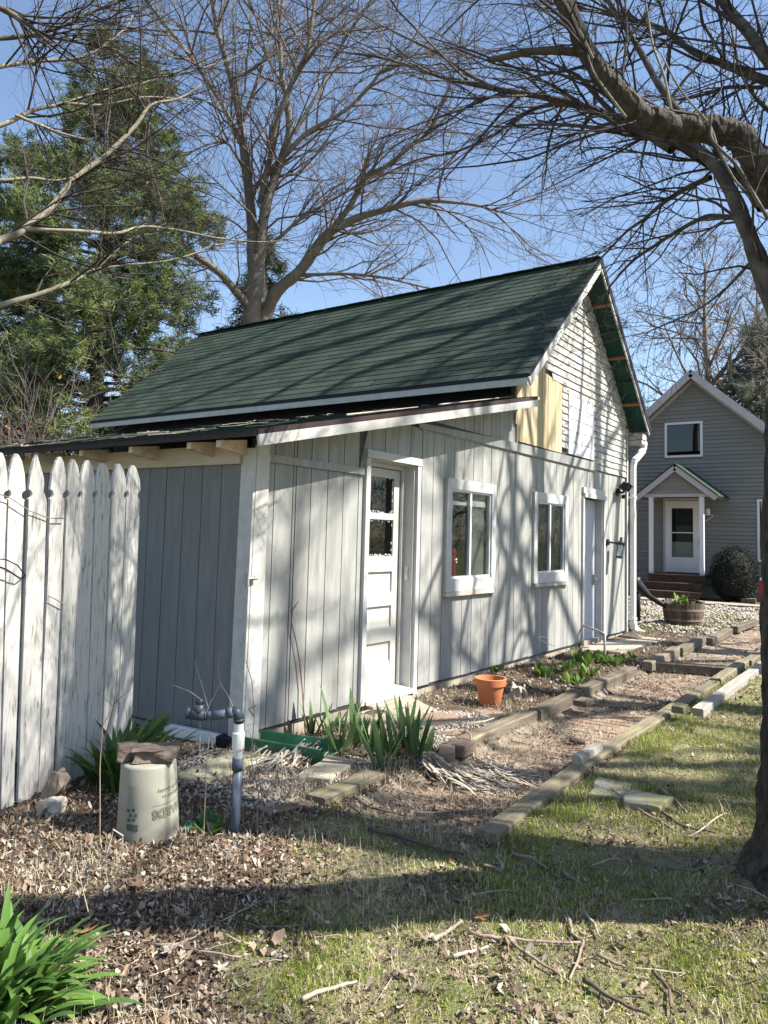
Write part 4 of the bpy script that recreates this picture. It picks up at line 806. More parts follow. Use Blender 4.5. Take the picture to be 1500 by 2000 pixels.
def chunk(name,c,size,mat,label,cat,rz=0,seed=0,rx=0,parent=None,n=2,rough=.12):
    import bmesh
    bm_=bmesh.new(); bmesh.ops.create_cube(bm_,size=1); bmesh.ops.subdivide_edges(bm_,edges=bm_.edges[:],cuts=3,use_grid_fill=True)
    r_=random.Random(seed)
    for v in bm_.verts:
        p=v.co; q=Vector((p.x*size[0],p.y*size[1],p.z*size[2])); l=max(abs(p.x),abs(p.y),abs(p.z)); rr=p.length/ .5
        q*= 1-.12*(rr-1) ; q+=Vector([(vn(p.x*3+seed,p.y*3+p.z*2,1,seed)-.5)*size[i]*rough*2 for i in range(3)]); q+=Vector([r_.uniform(-1,1)*min(size)*rough*.35 for _ in range(3)]); v.co=q
    me=bpy.data.meshes.new(name); bm_.to_mesh(me); bm_.free(); me.materials.append(M[mat]); me.polygons.foreach_set('use_smooth',[False]*len(me.polygons)); o=link(bpy.data.objects.new(name,me)); o.location=c; o.rotation_euler=(rx,0,rz); o.parent=parent; tag(o,label,cat); return o
top=np.array([Pb[0]+.06,Pb[1]+.08,bz+BH])+np.array([-.025,0,0])
rt=_r0; cdv=_f
chunk('paver',top+rt*.045+np.array([0,0,.029]),(.22,.17,.062),'stone','larger broken brown paver piece lying on the upturned bucket','paver',-.75,3)
chunk('paver',top-rt*.10+np.array([0,0,.031]),(.10,.15,.06),'stone','smaller broken paver piece on the left of the bucket top','paver',-.6,8)
# ================================================================ STANDPIPE
Pp=g(458,1632); sp=thing('standpipe','upright grey plastic pipe with white coupling and a dark valve on a side arm','pipe',(Pp[0],Pp[1],-.12))
x0,y0=Pp[0],Pp[1]; dpt=(np.array([x0,y0,0])-CP)@_f
def hz_(px,py): # point on vertical plane through the pipe facing the camera
    t=((np.array([x0,y0,0])-CP)@_f)/(ray(px,py)@_f); return CP+t*ray(px,py)
bt=hz_(458,1640); tp=hz_(464,1500)
b=B(); b.tube([bt+[0,0,-.05],hz_(464,1505)],.0235,20); b.tube([hz_(463,1503),hz_(465,1480)],.0275,20); obj('lower_pipe',b,M['greypvc'],sp,smooth=True)
b=B(); b.tube([hz_(465,1480),hz_(465,1477),hz_(465,1462),hz_(465,1461),hz_(466,1430),hz_(466,1428),hz_(467,1412)],[.022,.0225,.0225,.031,.031,.0245,.0245],20); obj('white_coupling',b,M['whitepvc'],sp,smooth=False)
b=B(); e=[hz_(467,1412),hz_(467,1399),hz_(463,1392),hz_(454,1388)]; b.tube(e,[.021,.024,.026,.026],16); b.tube([hz_(467,1409),hz_(467,1403)],.0275,16); obj('elbow',b,M['darkpvc'],sp,smooth=True)
b=B(); b.tube([hz_(456,1389),hz_(446,1393)],.0275,16); b.tube([hz_(446,1393),hz_(415,1398)],.0225,16); b.tube([hz_(420,1397),hz_(404,1397)],.019,16); obj('arm_pipe',b,M['greypvc'],sp,smooth=True)
b=B(); b.tube([hz_(404,1397),hz_(400,1397)],.024,16); b.tube([hz_(400,1397),hz_(373,1394)],.028,16); b.tube([hz_(373,1394),hz_(366,1392),hz_(364,1392)],[.024,.032,.028],16); b.tube([hz_(389,1396),hz_(390,1376)],[.028,.022],14); obj('valve',b,M['darkpvc'],sp,smooth=True)
b=B(); b.tube([hz_(390,1378),hz_(391,1366)],.013,10); b.tube([hz_(384,1371),hz_(398,1371)],.009,8); obj('valve_stem',b,M['darkpvc'],sp,smooth=True)
# ================================================================ SPLASH BLOCK, GUTTER PIECE, POT
b=B(); pr=[(-.14,.10),(-.13,.105),(-.115,.03),(.115,.03),(.13,.105),(.14,.10),(.12,.0),(-.12,.0)]
b.add([(x*(1-.25*(k==0)),y,z) for k,y in enumerate((0,.62)) for x,z in pr],[(i,(i+1)%8,(i+1)%8+8,i+8) for i in range(8)]+[tuple(range(8))]); 
for i in range(7): b.box(-.10+i*.03,-.092+i*.03,.05,.60,.0305,.038)
o=obj('splash_block',b,M['greenplastic'],world=False,bevel=.004); A=g(486,1462); Bq=g(598,1480); o.location=(.07,-.04,-.108); o.rotation_euler=(.01,0,math.atan2(-.46,.13)-math.pi/2-.10); tag(o,'green plastic splash block full of debris below the white corner post','splash block')
b=B(); b.beam((-.12,.62,-.05),(-.05,.16,-.06),.075,.06); b.beam((-.118,.60,-.015),(-.052,.165,-.025),.03,.012); o=obj('gutter_piece',b,M['gutter'],loc=(-.1,.4,-.08)); tag(o,'length of white downspout lying along the foot of the shed side','downspout'); b=B(); b.beam((-.05,.16,-.06),(-.03,.05,-.065),.085,.07); obj('end_connector',b,M['blackplastic'],o)
Pt=g(957,1378); Pt[2]=gz(Pt[0],Pt[1])+.012
pot=thing('flower_pot','terracotta flower pot with a thick rim standing by the brown boards','flower pot',tuple(Pt))
b=B(); H=.235; b.lathe([(0,0),(.085,0),(.09,.006),(.122,H-.065),(.135,H-.062),(.143,H-.004),(.140,H),(.128,H),(.124,H-.02),(.118,H-.06)],tuple(Pt),48); obj('pot_body',b,M['terracotta'],pot,smooth=False); pot.children[0].data.polygons.foreach_set('use_smooth',[True]*len(pot.children[0].data.polygons)); md=pot.children[0].modifiers.new('e','EDGE_SPLIT'); md.split_angle=R(35)
b=B(); b.lathe([(0,H-.045),(.122,H-.045)],tuple(Pt),24); obj('potting_soil',b,M['soil'],pot)
P=g(1008,1370); chunk('rock',(P[0]+.02,P[1],gz(P[0],P[1])+.05),(.17,.13,.15),'rock','pale pointed rock with moss right of the terracotta pot','rock',.4,5,.3,rough=.25)
P=g(100,1590); chunk('wood_chunk',(P[0],P[1],-.07),(.13,.09,.085),'rock','small rounded pale stone at the foot of the fence','stone',.3,11,rough=.15)
P=g(118,1562); chunk('wood_chunk',(P[0]-.02,P[1]+.02,-.04),(.08,.09,.17),'stick','weathered wood chunk leaning on the fence foot','wood',.3,14,.5,rough=.2)
P=g(375,1622); chunk('plastic_scrap',(P[0],P[1],-.085),(.10,.06,.03),'greenplastic','scrap of bright green plastic between bucket and standpipe','scrap',.5,4,rough=.3)
P=g(325,1660); chunk('plastic_scrap',(P[0],P[1],-.09),(.06,.05,.035),'blackplastic','small dark blue scrap in the leaves in front of the bucket','scrap',.2,21,rough=.3)
# ================================================================ PLANTS
def plantobj(name,mats,label,cat,c,fn,group=None):
    t=thing(name,label,cat,tuple(c),0,group); b=B(); fn(b); o=obj('leaves',b,mats,t,smooth=True); return t
P=g(225,1540); P[2]=-.11
plantobj('daylily_clump',[M['lily'],M['lilyd']],'daylily clump with arching green leaves between the fence and the bucket','plant',P,lambda b:(blades(b,P,85,.33,.036,(.1,.75),.045,mi=(0,1),arch=.9,fan=None,fold=.3),blades(b,P+[.10,.05,0],70,.44,.034,(.4,1.0),.05,mi=(0,1),arch=.7,fan=-.2,fold=.3)))
P=g(-5,1985); P[2]=-.11; P2=P.copy()
plantobj('daylily_clump',[M['lily'],M['lilyd']],'large daylily clump with long strap leaves in the near left corner','plant',P2,lambda b:(blades(b,P2,110,.30,.036,(.05,.8),.06,mi=(0,0,1),arch=1.25,fold=.3,seg=9),blades(b,P2+_r0*.05,40,.30,.038,(.5,1.2),.04,mi=(0,0,1),arch=1.0,fan=-.9,fold=.3,seg=9),blades(b,P2-_r0*.10,50,.33,.036,(.0,.45),.06,mi=(0,0,1),arch=.7,fold=.3,seg=9)))
iris=[(610,1435,5,.26,'small iris fan nearest the green splash block'),(640,1440,3,.22,'small pair of iris leaves right of the first fan'),(665,1478,6,.40,'tall iris fan with upright leaves in front of the wall'),(700,1465,4,.36,'iris leaves with one broad bent leaf'),(722,1472,5,.34,'iris fan left of the dense clump'),(745,1505,6,.42,'iris fan at the front of the dense clump, over the board'),(765,1475,5,.36,'iris fan in the middle of the dense clump'),(790,1465,6,.40,'iris fan right of the middle, among the tallest'),(812,1478,7,.36,'iris fan at the right end of the row'),(655,1425,3,.2,'low iris shoots behind the tall fan'),(830,1470,4,.26,'short iris fan right of all the others')]
for (px,py,n,L,l) in iris:
    n+=3
    P=g(px,py); P[2]=gz(P[0],P[1])-.01
    def fi(b,P=P,n=n,L=L):
        fa=random.uniform(-.3,.3)+YAW*0-.95
        for k in range(n):
            lean=(k-(n-1)/2)/n*1.1; th=abs(lean)+.02; az=math.atan2(-_r0[1]*-1,_r0[0]) if False else (math.atan2(_r0[1],_r0[0]) if lean>0 else math.atan2(_r0[1],_r0[0])+math.pi)
            st=random.getstate(); blades(b,P+_r0*lean*.05,1,L*random.uniform(.8,1.15),.052,(th*.75,th),.008,arch=.10,fan=az+random.uniform(-.25,.25)*0,seg=6,fold=.12)
    t=thing('iris_plant',l,'iris',tuple(P),0,'irises growing in front of the shed')
    b=B(); fi(b); obj('leaves',b,M['iris'],t,smooth=True)
# leafy green plants of the bed
def leafy(b,P,n,s):
    for k in range(n):
        a=random.uniform(0,6.28); th=random.uniform(.2,1.1); l=s*random.uniform(.6,1.2); da=np.array([math.cos(a),math.sin(a),0]); d=da*math.sin(th)+np.array([0,0,math.cos(th)]); sd=np.array([-da[1],da[0],0])
        p0=P+da*random.uniform(0,.03); w=l*.28; up=np.cross(sd,d)
        V=[p0,p0+d*l*.35-sd*w*.5,p0+d*l*.7-sd*w,p0+d*l*1.05-sd*w*.45,p0+d*l*1.15-up*l*.1,p0+d*l*1.05+sd*w*.45,p0+d*l*.7+sd*w,p0+d*l*.35+sd*w*.5,p0+d*l*.6-up*w*.25]
        b.add(V,[(0,1,8),(1,2,8),(2,3,8),(3,4,8),(4,5,8),(5,6,8),(6,7,8),(7,0,8)])
lp_=[(905,1328,22,.13,'leafy green plant against the wall left of the pot'),(972,1312,26,.14,'leafy green plant behind the pot'),(835,1355,10,.08,'small flat leaved plant near the door step'),(1055,1322,40,.12,'wide patch of bright green leaves right of the pot')
,(1112,1315,26,.12,'green leafy patch beside the left timber, nearest of its row'),(1140,1300,34,.13,'green leafy patch in the middle of the bed by the grey door'),(1150,1325,22,.12,'green leafy patch close to the small wood block'),(1178,1300,30,.13,'green leafy plants below the bent pipe hoop'),(1205,1300,26,.12,'green leafy patch right of the pipe hoop'),(1120,1338,16,.11,'low dark green leaves against the left timber'),(1240,1292,14,.10,'small bright plant at the far end of the left bed')]
for (px,py,n,s,l) in lp_:
    P=g(px,py); P[2]=gz(P[0],P[1])
    t=thing('leafy_plant',l,'plant',tuple(P),0,'green plants coming up in the bed'); b=B()
    for q in range(max(1,n//8)): leafy(b,P+np.array([random.gauss(0,.09),random.gauss(0,.05),0])*(1 if n>15 else .3),9,s)
    obj('leaves',b,M['weed'],t,smooth=True)
P=g(405,1628); t=thing('leafy_plant','low green weed at the foot of the standpipe','plant',tuple(P)); b=B(); leafy(b,P,16,.09); leafy(b,P+[.03,.03,0],14,.07); obj('leaves',b,M['lilyd'],t,smooth=True)
# ================================================================ LITTER, GRAVEL, GRASS
def samp(n,xr,yr,near=1.6,pw=1.3):
    out=[]
    while len(out)<n:
        x=rng.uniform(*xr,n*4); y=rng.uniform(*yr,n*4); rx=x-CP[0]; ry=y-CP[1]; dz=rx*_f[0]+ry*_f[1]; lat=rx*_r0[0]+ry*_r0[1]
        ok=(dz>1.3)&(np.abs(lat)<dz*.62+.5); d=np.hypot(rx,ry); ok&=rng.random(n*4)<(np.clip(near/d,0,1)**pw)
        ok&=~((y>-.0)&(x>0)&(x<8.34)); ok&=~((np.abs(x+.037)<.3)&(np.abs(y+3.49)<.3))
        out+=list(np.stack([x[ok],y[ok]],1))
    return np.array(out[:n])
def inpath(x,y): return (x>-.45)&(y<-1.23)&(y>-1.98)
def onslab(x,y): return ((x>5.9)&(x<7.9)&(y>-.7)&(y<-.13))|((x>15)&(x<16))|((x>1.0)&(x<2.0)&(y>-.45)&(y<-.08))|((x>.95)&(x<2.1)&(y>-1.0)&(y<-.42))
def leaves(n,xr,yr,prob,smin,smax,mats,weights,name,lift=.012,tilt=.5,near=1.8):
    P=samp(n,xr,yr,near); k=rng.random(n)<prob(P[:,0],P[:,1]); P=P[k]; n=len(P)
    z=ground_z(P[:,0],P[:,1])+rng.uniform(.002,lift,n); s=rng.uniform(smin,smax,n)*(.7+.6*rng.random(n)); a=rng.uniform(0,6.28,n)
    tx=rng.normal(0,tilt,n); ty=rng.normal(0,tilt,n)
    loc=np.array([(-.5,-.12,.0),(-.5,.12,.0),(-.1,-.42,.12),(-.05,.0,.0),(-.1,.42,.12),(.35,-.22,.05),(.35,.22,.05),(.62,.0,.16)])
    loc=np.repeat(loc[None],n,0)+rng.normal(0,.13,(n,8,3))*np.array([1,1,.6]); 
    c,s_2=np.cos(a)[:,None],np.sin(a)[:,None]; x=loc[:,:,0]; y=loc[:,:,1]*rng.uniform(.4,1.1,(n,1)); zz=loc[:,:,2]*rng.uniform(-1,1.8,(n,1))+x*tx[:,None]+y*ty[:,None]; zz-=zz.min(1,keepdims=True)*.8
    V=np.stack([(x*c-y*s_2)*s[:,None]+P[:,:1],(x*s_2+y*c)*s[:,None]+P[:,1:],zz*s[:,None]+z[:,None]],2)
    f=np.array([(0,3,2),(0,1,3),(1,4,3),(2,3,5),(3,6,5),(3,4,6),(5,6,7)]); F=(np.arange(n)[:,None,None]*8+f[None]).reshape(-1,3)
    mi=np.repeat(rng.choice(len(mats),n,p=weights),7); o=arr(name,V.reshape(-1,3),F,mats,mi,kind='stuff'); return o
LM=[M['leafA'],M['leafB'],M['leafC'],M['leafD']]
litter=lambda x,y: np.where(onslab(x,y),.06,np.where(inpath(x,y),np.clip(vn(x,y,2.2,50)*1.6-.55,.08,.8)+.7*np.exp(-((x-.4)/.7)**2),np.clip(1-lawn(x,y)*.86,.12+.45*(vn(x,y,3.1,61)>.6),1)*np.where((y<-2.1)&(x>-.3),.35+.5*(vn(x,y,1.8,60)>.62),1)))
leaves(120000,(-3.7,5.5),(-4.6,1.2),litter,.008,.024,LM,[.3,.27,.18,.25],'leaf_litter')
leaves(70000,(-3.7,4.5),(-4.6,1.2),litter,.006,.013,LM,[.3,.3,.2,.2],'leaf_bits',lift=.008,tilt=.7)
leaves(16000,(3,16),(-5.5,4),lambda x,y: np.where(onslab(x,y),.05,np.where(inpath(x,y),.25,.7)),.02,.045,LM,[.3,.25,.25,.2],'far_leaf_litter',near=6)
leaves(260,(-3.6,-.6),(-3.8,.3),lambda x,y:np.clip(1-lawn(x,y)*.8,.10,1),.03,.052,LM,[.35,.45,.1,.1],'large_leaf_litter',lift=.02,tilt=.35)
def stones(n,xr,yr,prob,s0,s1,name,mats,w,near=2.5,ret=False):
    P=samp(n,xr,yr,near); k=rng.random(n)<prob(P[:,0],P[:,1]); P=P[k]; n=len(P); z=ground_z(P[:,0],P[:,1]); s=rng.uniform(s0,s1,n)
    o8=np.array([(1,0,0),(0,1,0),(-1,0,0),(0,-1,0),(0,0,1),(0,0,-1)],float)*.5; loc=o8[None]*rng.uniform(.6,1.3,(n,6,1))+rng.normal(0,.08,(n,6,3)); loc[:,:,2]*=.7
    V=loc*s[:,None,None]+np.stack([P[:,0],P[:,1],z+s*.15],1)[:,None]
    f=np.array([(0,1,4),(1,2,4),(2,3,4),(3,0,4),(1,0,5),(2,1,5),(3,2,5),(0,3,5)]); F=(np.arange(n)[:,None,None]*6+f[None]).reshape(-1,3)
    return arr(name,V.reshape(-1,3),F,mats,np.repeat(rng.choice(len(mats),n,p=w),8),kind='stuff')
gv=lambda x,y: np.where(((x>-1.0)&(x<.75)&(y>-.98)&(y<.15)&(x+y*.2>-.95)&(x<.35))|((x>.8)&(x<1.9)&(y>-1.08)&(y<-.40)),np.clip(vn(x,y,3,20)*1.6-.35,.05,.8),0)
stones(30000,(-1.1,2.1),(-1.1,.2),gv,.012,.036,'white_gravel',[M['gravel'],M['rock']],[.75,.25])
stones(22000,(8.4,15.2),(-1.5,4.5),lambda x,y:np.clip((x-8.6)/1.6,0,1)*((y>-1.15)|(x>11.7))*np.clip(vn(x,y,1.2,30)*1.7-.2,.15,1),.04,.085,'far_gravel',[M['gravel'],M['rock'],M['leafB']],[.5,.3,.2],near=14)
c_=g(150,1705); stones(9000,(c_[0]-.25,c_[0]+.3),(c_[1]-.2,c_[1]+.2),lambda x,y:np.exp(-((x-c_[0])/.13)**2-((y-c_[1])/.08)**2)*.8,.004,.009,'blue_glass_chips',[M['blueglass'],M['gravel'],M['leafA']],[.6,.2,.2])
def grass(n,xr,yr,prob,h0,h1,w,name,wts,near=2.2,lean=.5,mats=None):
    P=samp(n,xr,yr,near,1.5); k=rng.random(n)<prob(P[:,0],P[:,1]); P=P[k]; n=len(P); z=ground_z(P[:,0],P[:,1])-.004
    h=rng.uniform(h0,h1,n)*(.5+vn(P[:,0],P[:,1],4,8)); a=rng.uniform(0,6.28,n); ln=np.abs(rng.normal(0,lean,n)); ww=w*rng.uniform(.7,1.4,n)
    da=np.stack([np.cos(a),np.sin(a)],1); sa=np.stack([-da[:,1],da[:,0]],1); b0=np.stack([P[:,0],P[:,1],z],1)
    def off(u,v,zz): return b0+np.concatenate([da*u[:,None]+sa*v[:,None],zz[:,None]],1)
    sl=np.sin(ln); cl=np.cos(ln); sl2=np.sin(np.minimum(ln*1.9,1.7)); cl2=np.cos(np.minimum(ln*1.9,1.7)); o=np.zeros(n)
    V=np.stack([off(o,-ww/2,o),off(o,ww/2,o),off(h*.55*sl,ww*.4,h*.55*cl),off(h*.55*sl,-ww*.4,h*.55*cl),off(h*.55*sl+h*.45*sl2,o,h*.55*cl+h*.45*cl2)],1)
    f=np.array([(0,1,2),(0,2,3),(3,2,4)]); F=(np.arange(n)[:,None,None]*5+f[None]).reshape(-1,3)
    return arr(name,V.reshape(-1,3),F,mats or [M['grass1'],M['grass2'],M['straw']],np.repeat(rng.choice(3,n,p=wts),3),kind='stuff')
gd=lambda x,y: lawn(x,y)*np.clip(vn(x,y,2.6,70)*2.3-.3,.15,1)*np.where((vn(x,y,7,71)>.66),.25,1)
grass(340000,(-3.6,3.0),(-4.6,-.8),gd,.014,.034,.0026,'lawn_grass',[.34,.34,.32],near=2.0,lean=.75)
grass(170000,(-1.,9),(-6.5,-2.1),lambda x,y: lawn(x,y)*np.clip(vn(x,y,1.7,70)*2.1-.35,.12,1),.014,.034,.004,'far_lawn_grass',[.30,.36,.34],near=4,lean=.8)
grass(20000,(-.5,9),(-2.35,-2.05),lambda x,y:np.ones_like(x)*.8*(vn(x,y,2,5)>.45),.025,.05,.003,'timber_edge_grass',[.5,.35,.15],near=4,lean=.45)
grass(9000,(-3.6,.3),(-4,.2),lambda x,y:(vn(x,y,3,91)>.74)*(lawn(x,y)<.4)*.6,.02,.05,.002,'stray_grass',[.5,.3,.2],lean=.5)
for i,(px,py) in enumerate(((560,1920),(700,1890),(850,1950),(980,1930),(1220,1850),(1350,1880),(1250,1480),(1380,1450),(1050,1600),(470,1850),(520,1790),(625,1940),(590,1885),(650,1580),(1185,1515),(1430,1590),(1130,1650),(880,1800),(1010,1830),(760,1960),(1060,1700))):
    P=g(px,py); grass(900,(P[0]-.13,P[0]+.13),(P[1]-.1,P[1]+.1),lambda x,y:np.exp(-((x-P[0])/.09)**2-((y-P[1])/.07)**2),.02,.04,.0022,'grass_tuft',[.6,.35,.05],near=9,lean=.5)
grass(40000,(8.3,14),(-3.5,3),lambda x,y:(vn(x,y,1.1,44)>.5)*.8*(~inpath(x,y)),.03,.07,.008,'ground_cover',[.6,.2,.2],near=12,lean=.7)
grass(60000,(-3.6,3.5),(-4.2,.0),lambda x,y:np.where(onslab(x,y),0,np.clip(vn(x,y,4,33)*1.8-.4,.1,1)),.03,.09,.0022,'dead_stems',[0,0,1],near=2.2,lean=1.45,mats=[M['straw'],M['leafC'],M['straw']])
grass(20000,(-.6,7),(-1.98,-.1),lambda x,y:np.where(onslab(x,y),0,.8),.04,.11,.0025,'dead_stems',[.3,.3,.4],near=4,lean=1.5,mats=[M['straw'],M['leafC'],M['leafB']])
# ---- twigs too many to count, then the sticks one can count
def sticks(n,xr,yr,prob,l0,l1,r0,r1,mats,name,near=2.5):
    P=samp(n,xr,yr,near); P=P[rng.random(n)<prob(P[:,0],P[:,1])]; b=B()
    for x,y in P:
        L=random.uniform(l0,l1)*random.random()**.5; a=random.uniform(0,6.28); q=[]; cv=random.gauss(0,.5)
        for t in (0,.35,.7,1): q.append((x,y,gz(x,y)+random.uniform(.006,.018))); x+=math.cos(a)*L/3; y+=math.sin(a)*L/3; a+=cv*.4
        r=random.uniform(r0,r1); b.tube(q,[r,r*.9,r*.7,r*.4],4,cap=False,mi=random.randrange(len(mats)))
    o=obj(name,b,mats,None); o['kind']='stuff'
sticks(1500,(-3.6,6),(-4.6,.1),lambda x,y:np.where(inpath(x,y),1,.5),.06,.3,.0012,.0032,[M['stick'],M['stickpale'],M['stickdark']],'small_twigs')
b=B(); c0=g(830,1495)
for cpx,cpy,n,sp,az,L0 in ((850,1500,150,.10,-.9,.30),(900,1515,60,.12,-.7,.32),(600,1480,60,.12,2.6,.25),(560,1490,40,.15,2.4,.25),(700,1480,50,.15,1,.15),(960,1505,40,.15,-.6,.35)):
    c=g(cpx,cpy); n=int(n*1.4)
    for i in range(n):
        x=c[0]+random.gauss(0,sp*.5); y=c[1]+random.gauss(0,sp*.4); a=az+random.gauss(0,.55); L=L0*random.uniform(.4,1.2); q=[]; zz=random.uniform(.01,.09); wv=random.uniform(.004,.011)
        V=[]; 
        for k in range(6):
            t=k/5; z=gz(x,y)+.008+zz*(1-t)**1.5*(1-.0*t)+.01*random.random(); s=np.array([-math.sin(a),math.cos(a),random.uniform(-.4,.4)]); p=np.array([x,y,z]); ww=wv*(1-.6*t); V+= [p-s*ww,p+s*ww]; x+=math.cos(a)*L/5; y+=math.sin(a)*L/5; a+=random.gauss(0,.22)
        b.add(V,[(2*k,2*k+1,2*k+3,2*k+2) for k in range(5)])
o=obj('dead_iris_leaves',b,M['strawclump']); o['kind']='stuff'
def stick(pts,r,mat,label,group='fallen sticks on the ground',fork=True):
    Q=[]; 
    for (px,py) in pts: P=g(px,py); Q.append([P[0],P[1],P[2]])
    Q=np.array(Q); t=np.linspace(0,len(Q)-1,len(Q)*4); Q=np.stack([np.interp(t,range(len(Q)),Q[:,k]) for k in range(3)],1)
    r=r*.8; Q[:,:2]+=rng.normal(0,.0015,(len(Q),2)); rr=np.linspace(r,r*.55,len(Q)); Q[:,2]=np.linspace(0,0,len(Q))+ground_z(np.linspace(Q[0,0],Q[-1,0],len(Q)),np.linspace(Q[0,1],Q[-1,1],len(Q)))*.3+ground_z(Q[:,0],Q[:,1])*.7+rr+.012
    Q[:,2]=np.maximum(Q[:,2],np.where((np.abs(Q[:,1]+1.17)<.09)&(Q[:,0]>.8),gz0(2)+.11,-9)); rr=rr*(1+rng.uniform(-.1,.14,len(rr)))
    b=B(); b.tube(Q,rr,8)
    if fork and len(Q)>8 and rng.random()<.4:
        k=len(Q)//2; d=Q[k+1]-Q[k]; d/=np.linalg.norm(d); s=np.array([-d[1],d[0],.15]); b.tube([Q[k],Q[k]+(d+s)*.03,Q[k]+(d*1.4+s)*.06],[r*.5,r*.4,r*.2],5)
    tag(obj('fallen_stick',b,M[mat],loc=tuple(Q[0]),smooth=True),label,'stick',group)
S=[([(915,1830),(960,1838),(1030,1845),(1135,1850)],.010,'stick','long grey stick running right across the near lawn'),
([(590,1960),(640,1935),(697,1918)],.010,'stickpale','straight stick with a clean cut end at the bottom middle'),
([(845,1850),(870,1835),(902,1812)],.012,'stickpale','thick pale stick lying at an angle in the near lawn'),
([(885,1880),(920,1868),(955,1852)],.009,'stickpale','pale stick just below the thick pale one'),
([(1108,1790),(1118,1830),(1140,1850),(1132,1880),(1112,1932)],.009,'stick','forked bent stick standing out in the sunlit lawn'),
([(1142,1785),(1160,1815),(1172,1845)],.008,'stickpale','thin stick right of the forked one'),
([(1140,1935),(1190,1965),(1270,1998)],.011,'stickdark','long dark stick at the bottom edge'),
([(1000,1850),(1040,1875),(1080,1905),(1110,1938)],.007,'stick','thin curved stick meeting the forked one'),
([(1275,1905),(1305,1935),(1312,1990)],.009,'stickdark','dark branched twig in the lower right lawn'),
([(1165,1880),(1220,1898)],.010,'stick','short thick stick in the sunlit lawn right of the fork'),
([(720,1630),(800,1650),(860,1668),(905,1680)],.014,'stickdark','long dark branch in the shade below the dirt path'),
([(1000,1675),(1040,1685),(1068,1705)],.011,'stick','short broken stick in the tree shade'),
([(1100,1710),(1138,1732)],.010,'stick','small stub stick in the middle of the tree shade'),
([(945,1703),(985,1718)],.010,'stick','short stick at the left of the tree shade'),
([(1195,1548),(1240,1580),(1300,1615),(1345,1640),(1400,1636)],.010,'stick','long brown stick passing behind the stone slabs'),
([(1290,1590),(1330,1618),(1400,1632)],.011,'stickdark','dark stick beside the thicker slab near the trunk'),
([(1285,1545),(1320,1570),(1342,1595)],.011,'stick','stick leaning over the grass above the slabs'),
([(575,1500),(620,1530),(670,1560),(700,1590),(712,1620)],.007,'stickdark','dark crooked twig over the bleached board'),
([(690,1560),(740,1572),(790,1582)],.011,'stickdark','dark stick on the near end of the path'),
([(810,1575),(870,1575),(930,1572),(985,1565)],.009,'stick','long stick across the near end of the path'),
([(1020,1340),(1060,1358),(1110,1362),(1180,1375),(1260,1378),(1310,1362)],.009,'stickdark','long bowed branch across both the left timber and the path'),
([(1265,1380),(1310,1368),(1335,1355),(1325,1338)],.010,'stick','curved stick on the path near the right timber'),
([(1255,1385),(1290,1372),(1312,1362)],.009,'stickdark','stick lying against the curved one on the path'),
([(1150,1393),(1210,1393),(1280,1396)],.008,'stickdark','straight dark stick flat across the path'),
([(1195,1433),(1225,1428),(1243,1418)],.009,'stick','pale knotty stick on the path beside the right timber'),
([(1105,1468),(1160,1468)],.007,'stickdark','small dark stick in the middle of the path'),
([(905,1447),(945,1440),(965,1432)],.011,'stickpale','bleached white stick on the end of the left timber'),
([(905,1462),(940,1475),(965,1490)],.009,'stickpale','bleached forked stick below the left timber'),
([(475,1550),(520,1530),(560,1540)],.007,'stickpale','thin pale stick on the gravel right of the standpipe'),
([(310,1875),(380,1845),(430,1810),(520,1760)],.006,'stick','long thin stick over the leaves left of the lawn'),
([(300,1860),(390,1868),(470,1876)],.006,'stickpale','straight pale stick on the leaves below the thin one'),
([(1330,1635),(1345,1640),(1420,1600)],.008,'stickpale','pale stick near the trunk foot'),
([(350,1500),(420,1470),(480,1455)],.008,'stickpale','pale stick on the gravel behind the bucket'),]
for s in S: stick(*s)
P=g(1122,1442); b=B(); q=np.array([P[0],P[1],gz(P[0],P[1])+.03]); b.tube([q+_r0*-.035+[0,0,.012],q+_r0*.075-[0,0,.008]],.022,10); tag(obj('log_piece',b,M['stickdark'],loc=tuple(q)),'short dark rotten log piece lying alone on the path','log')
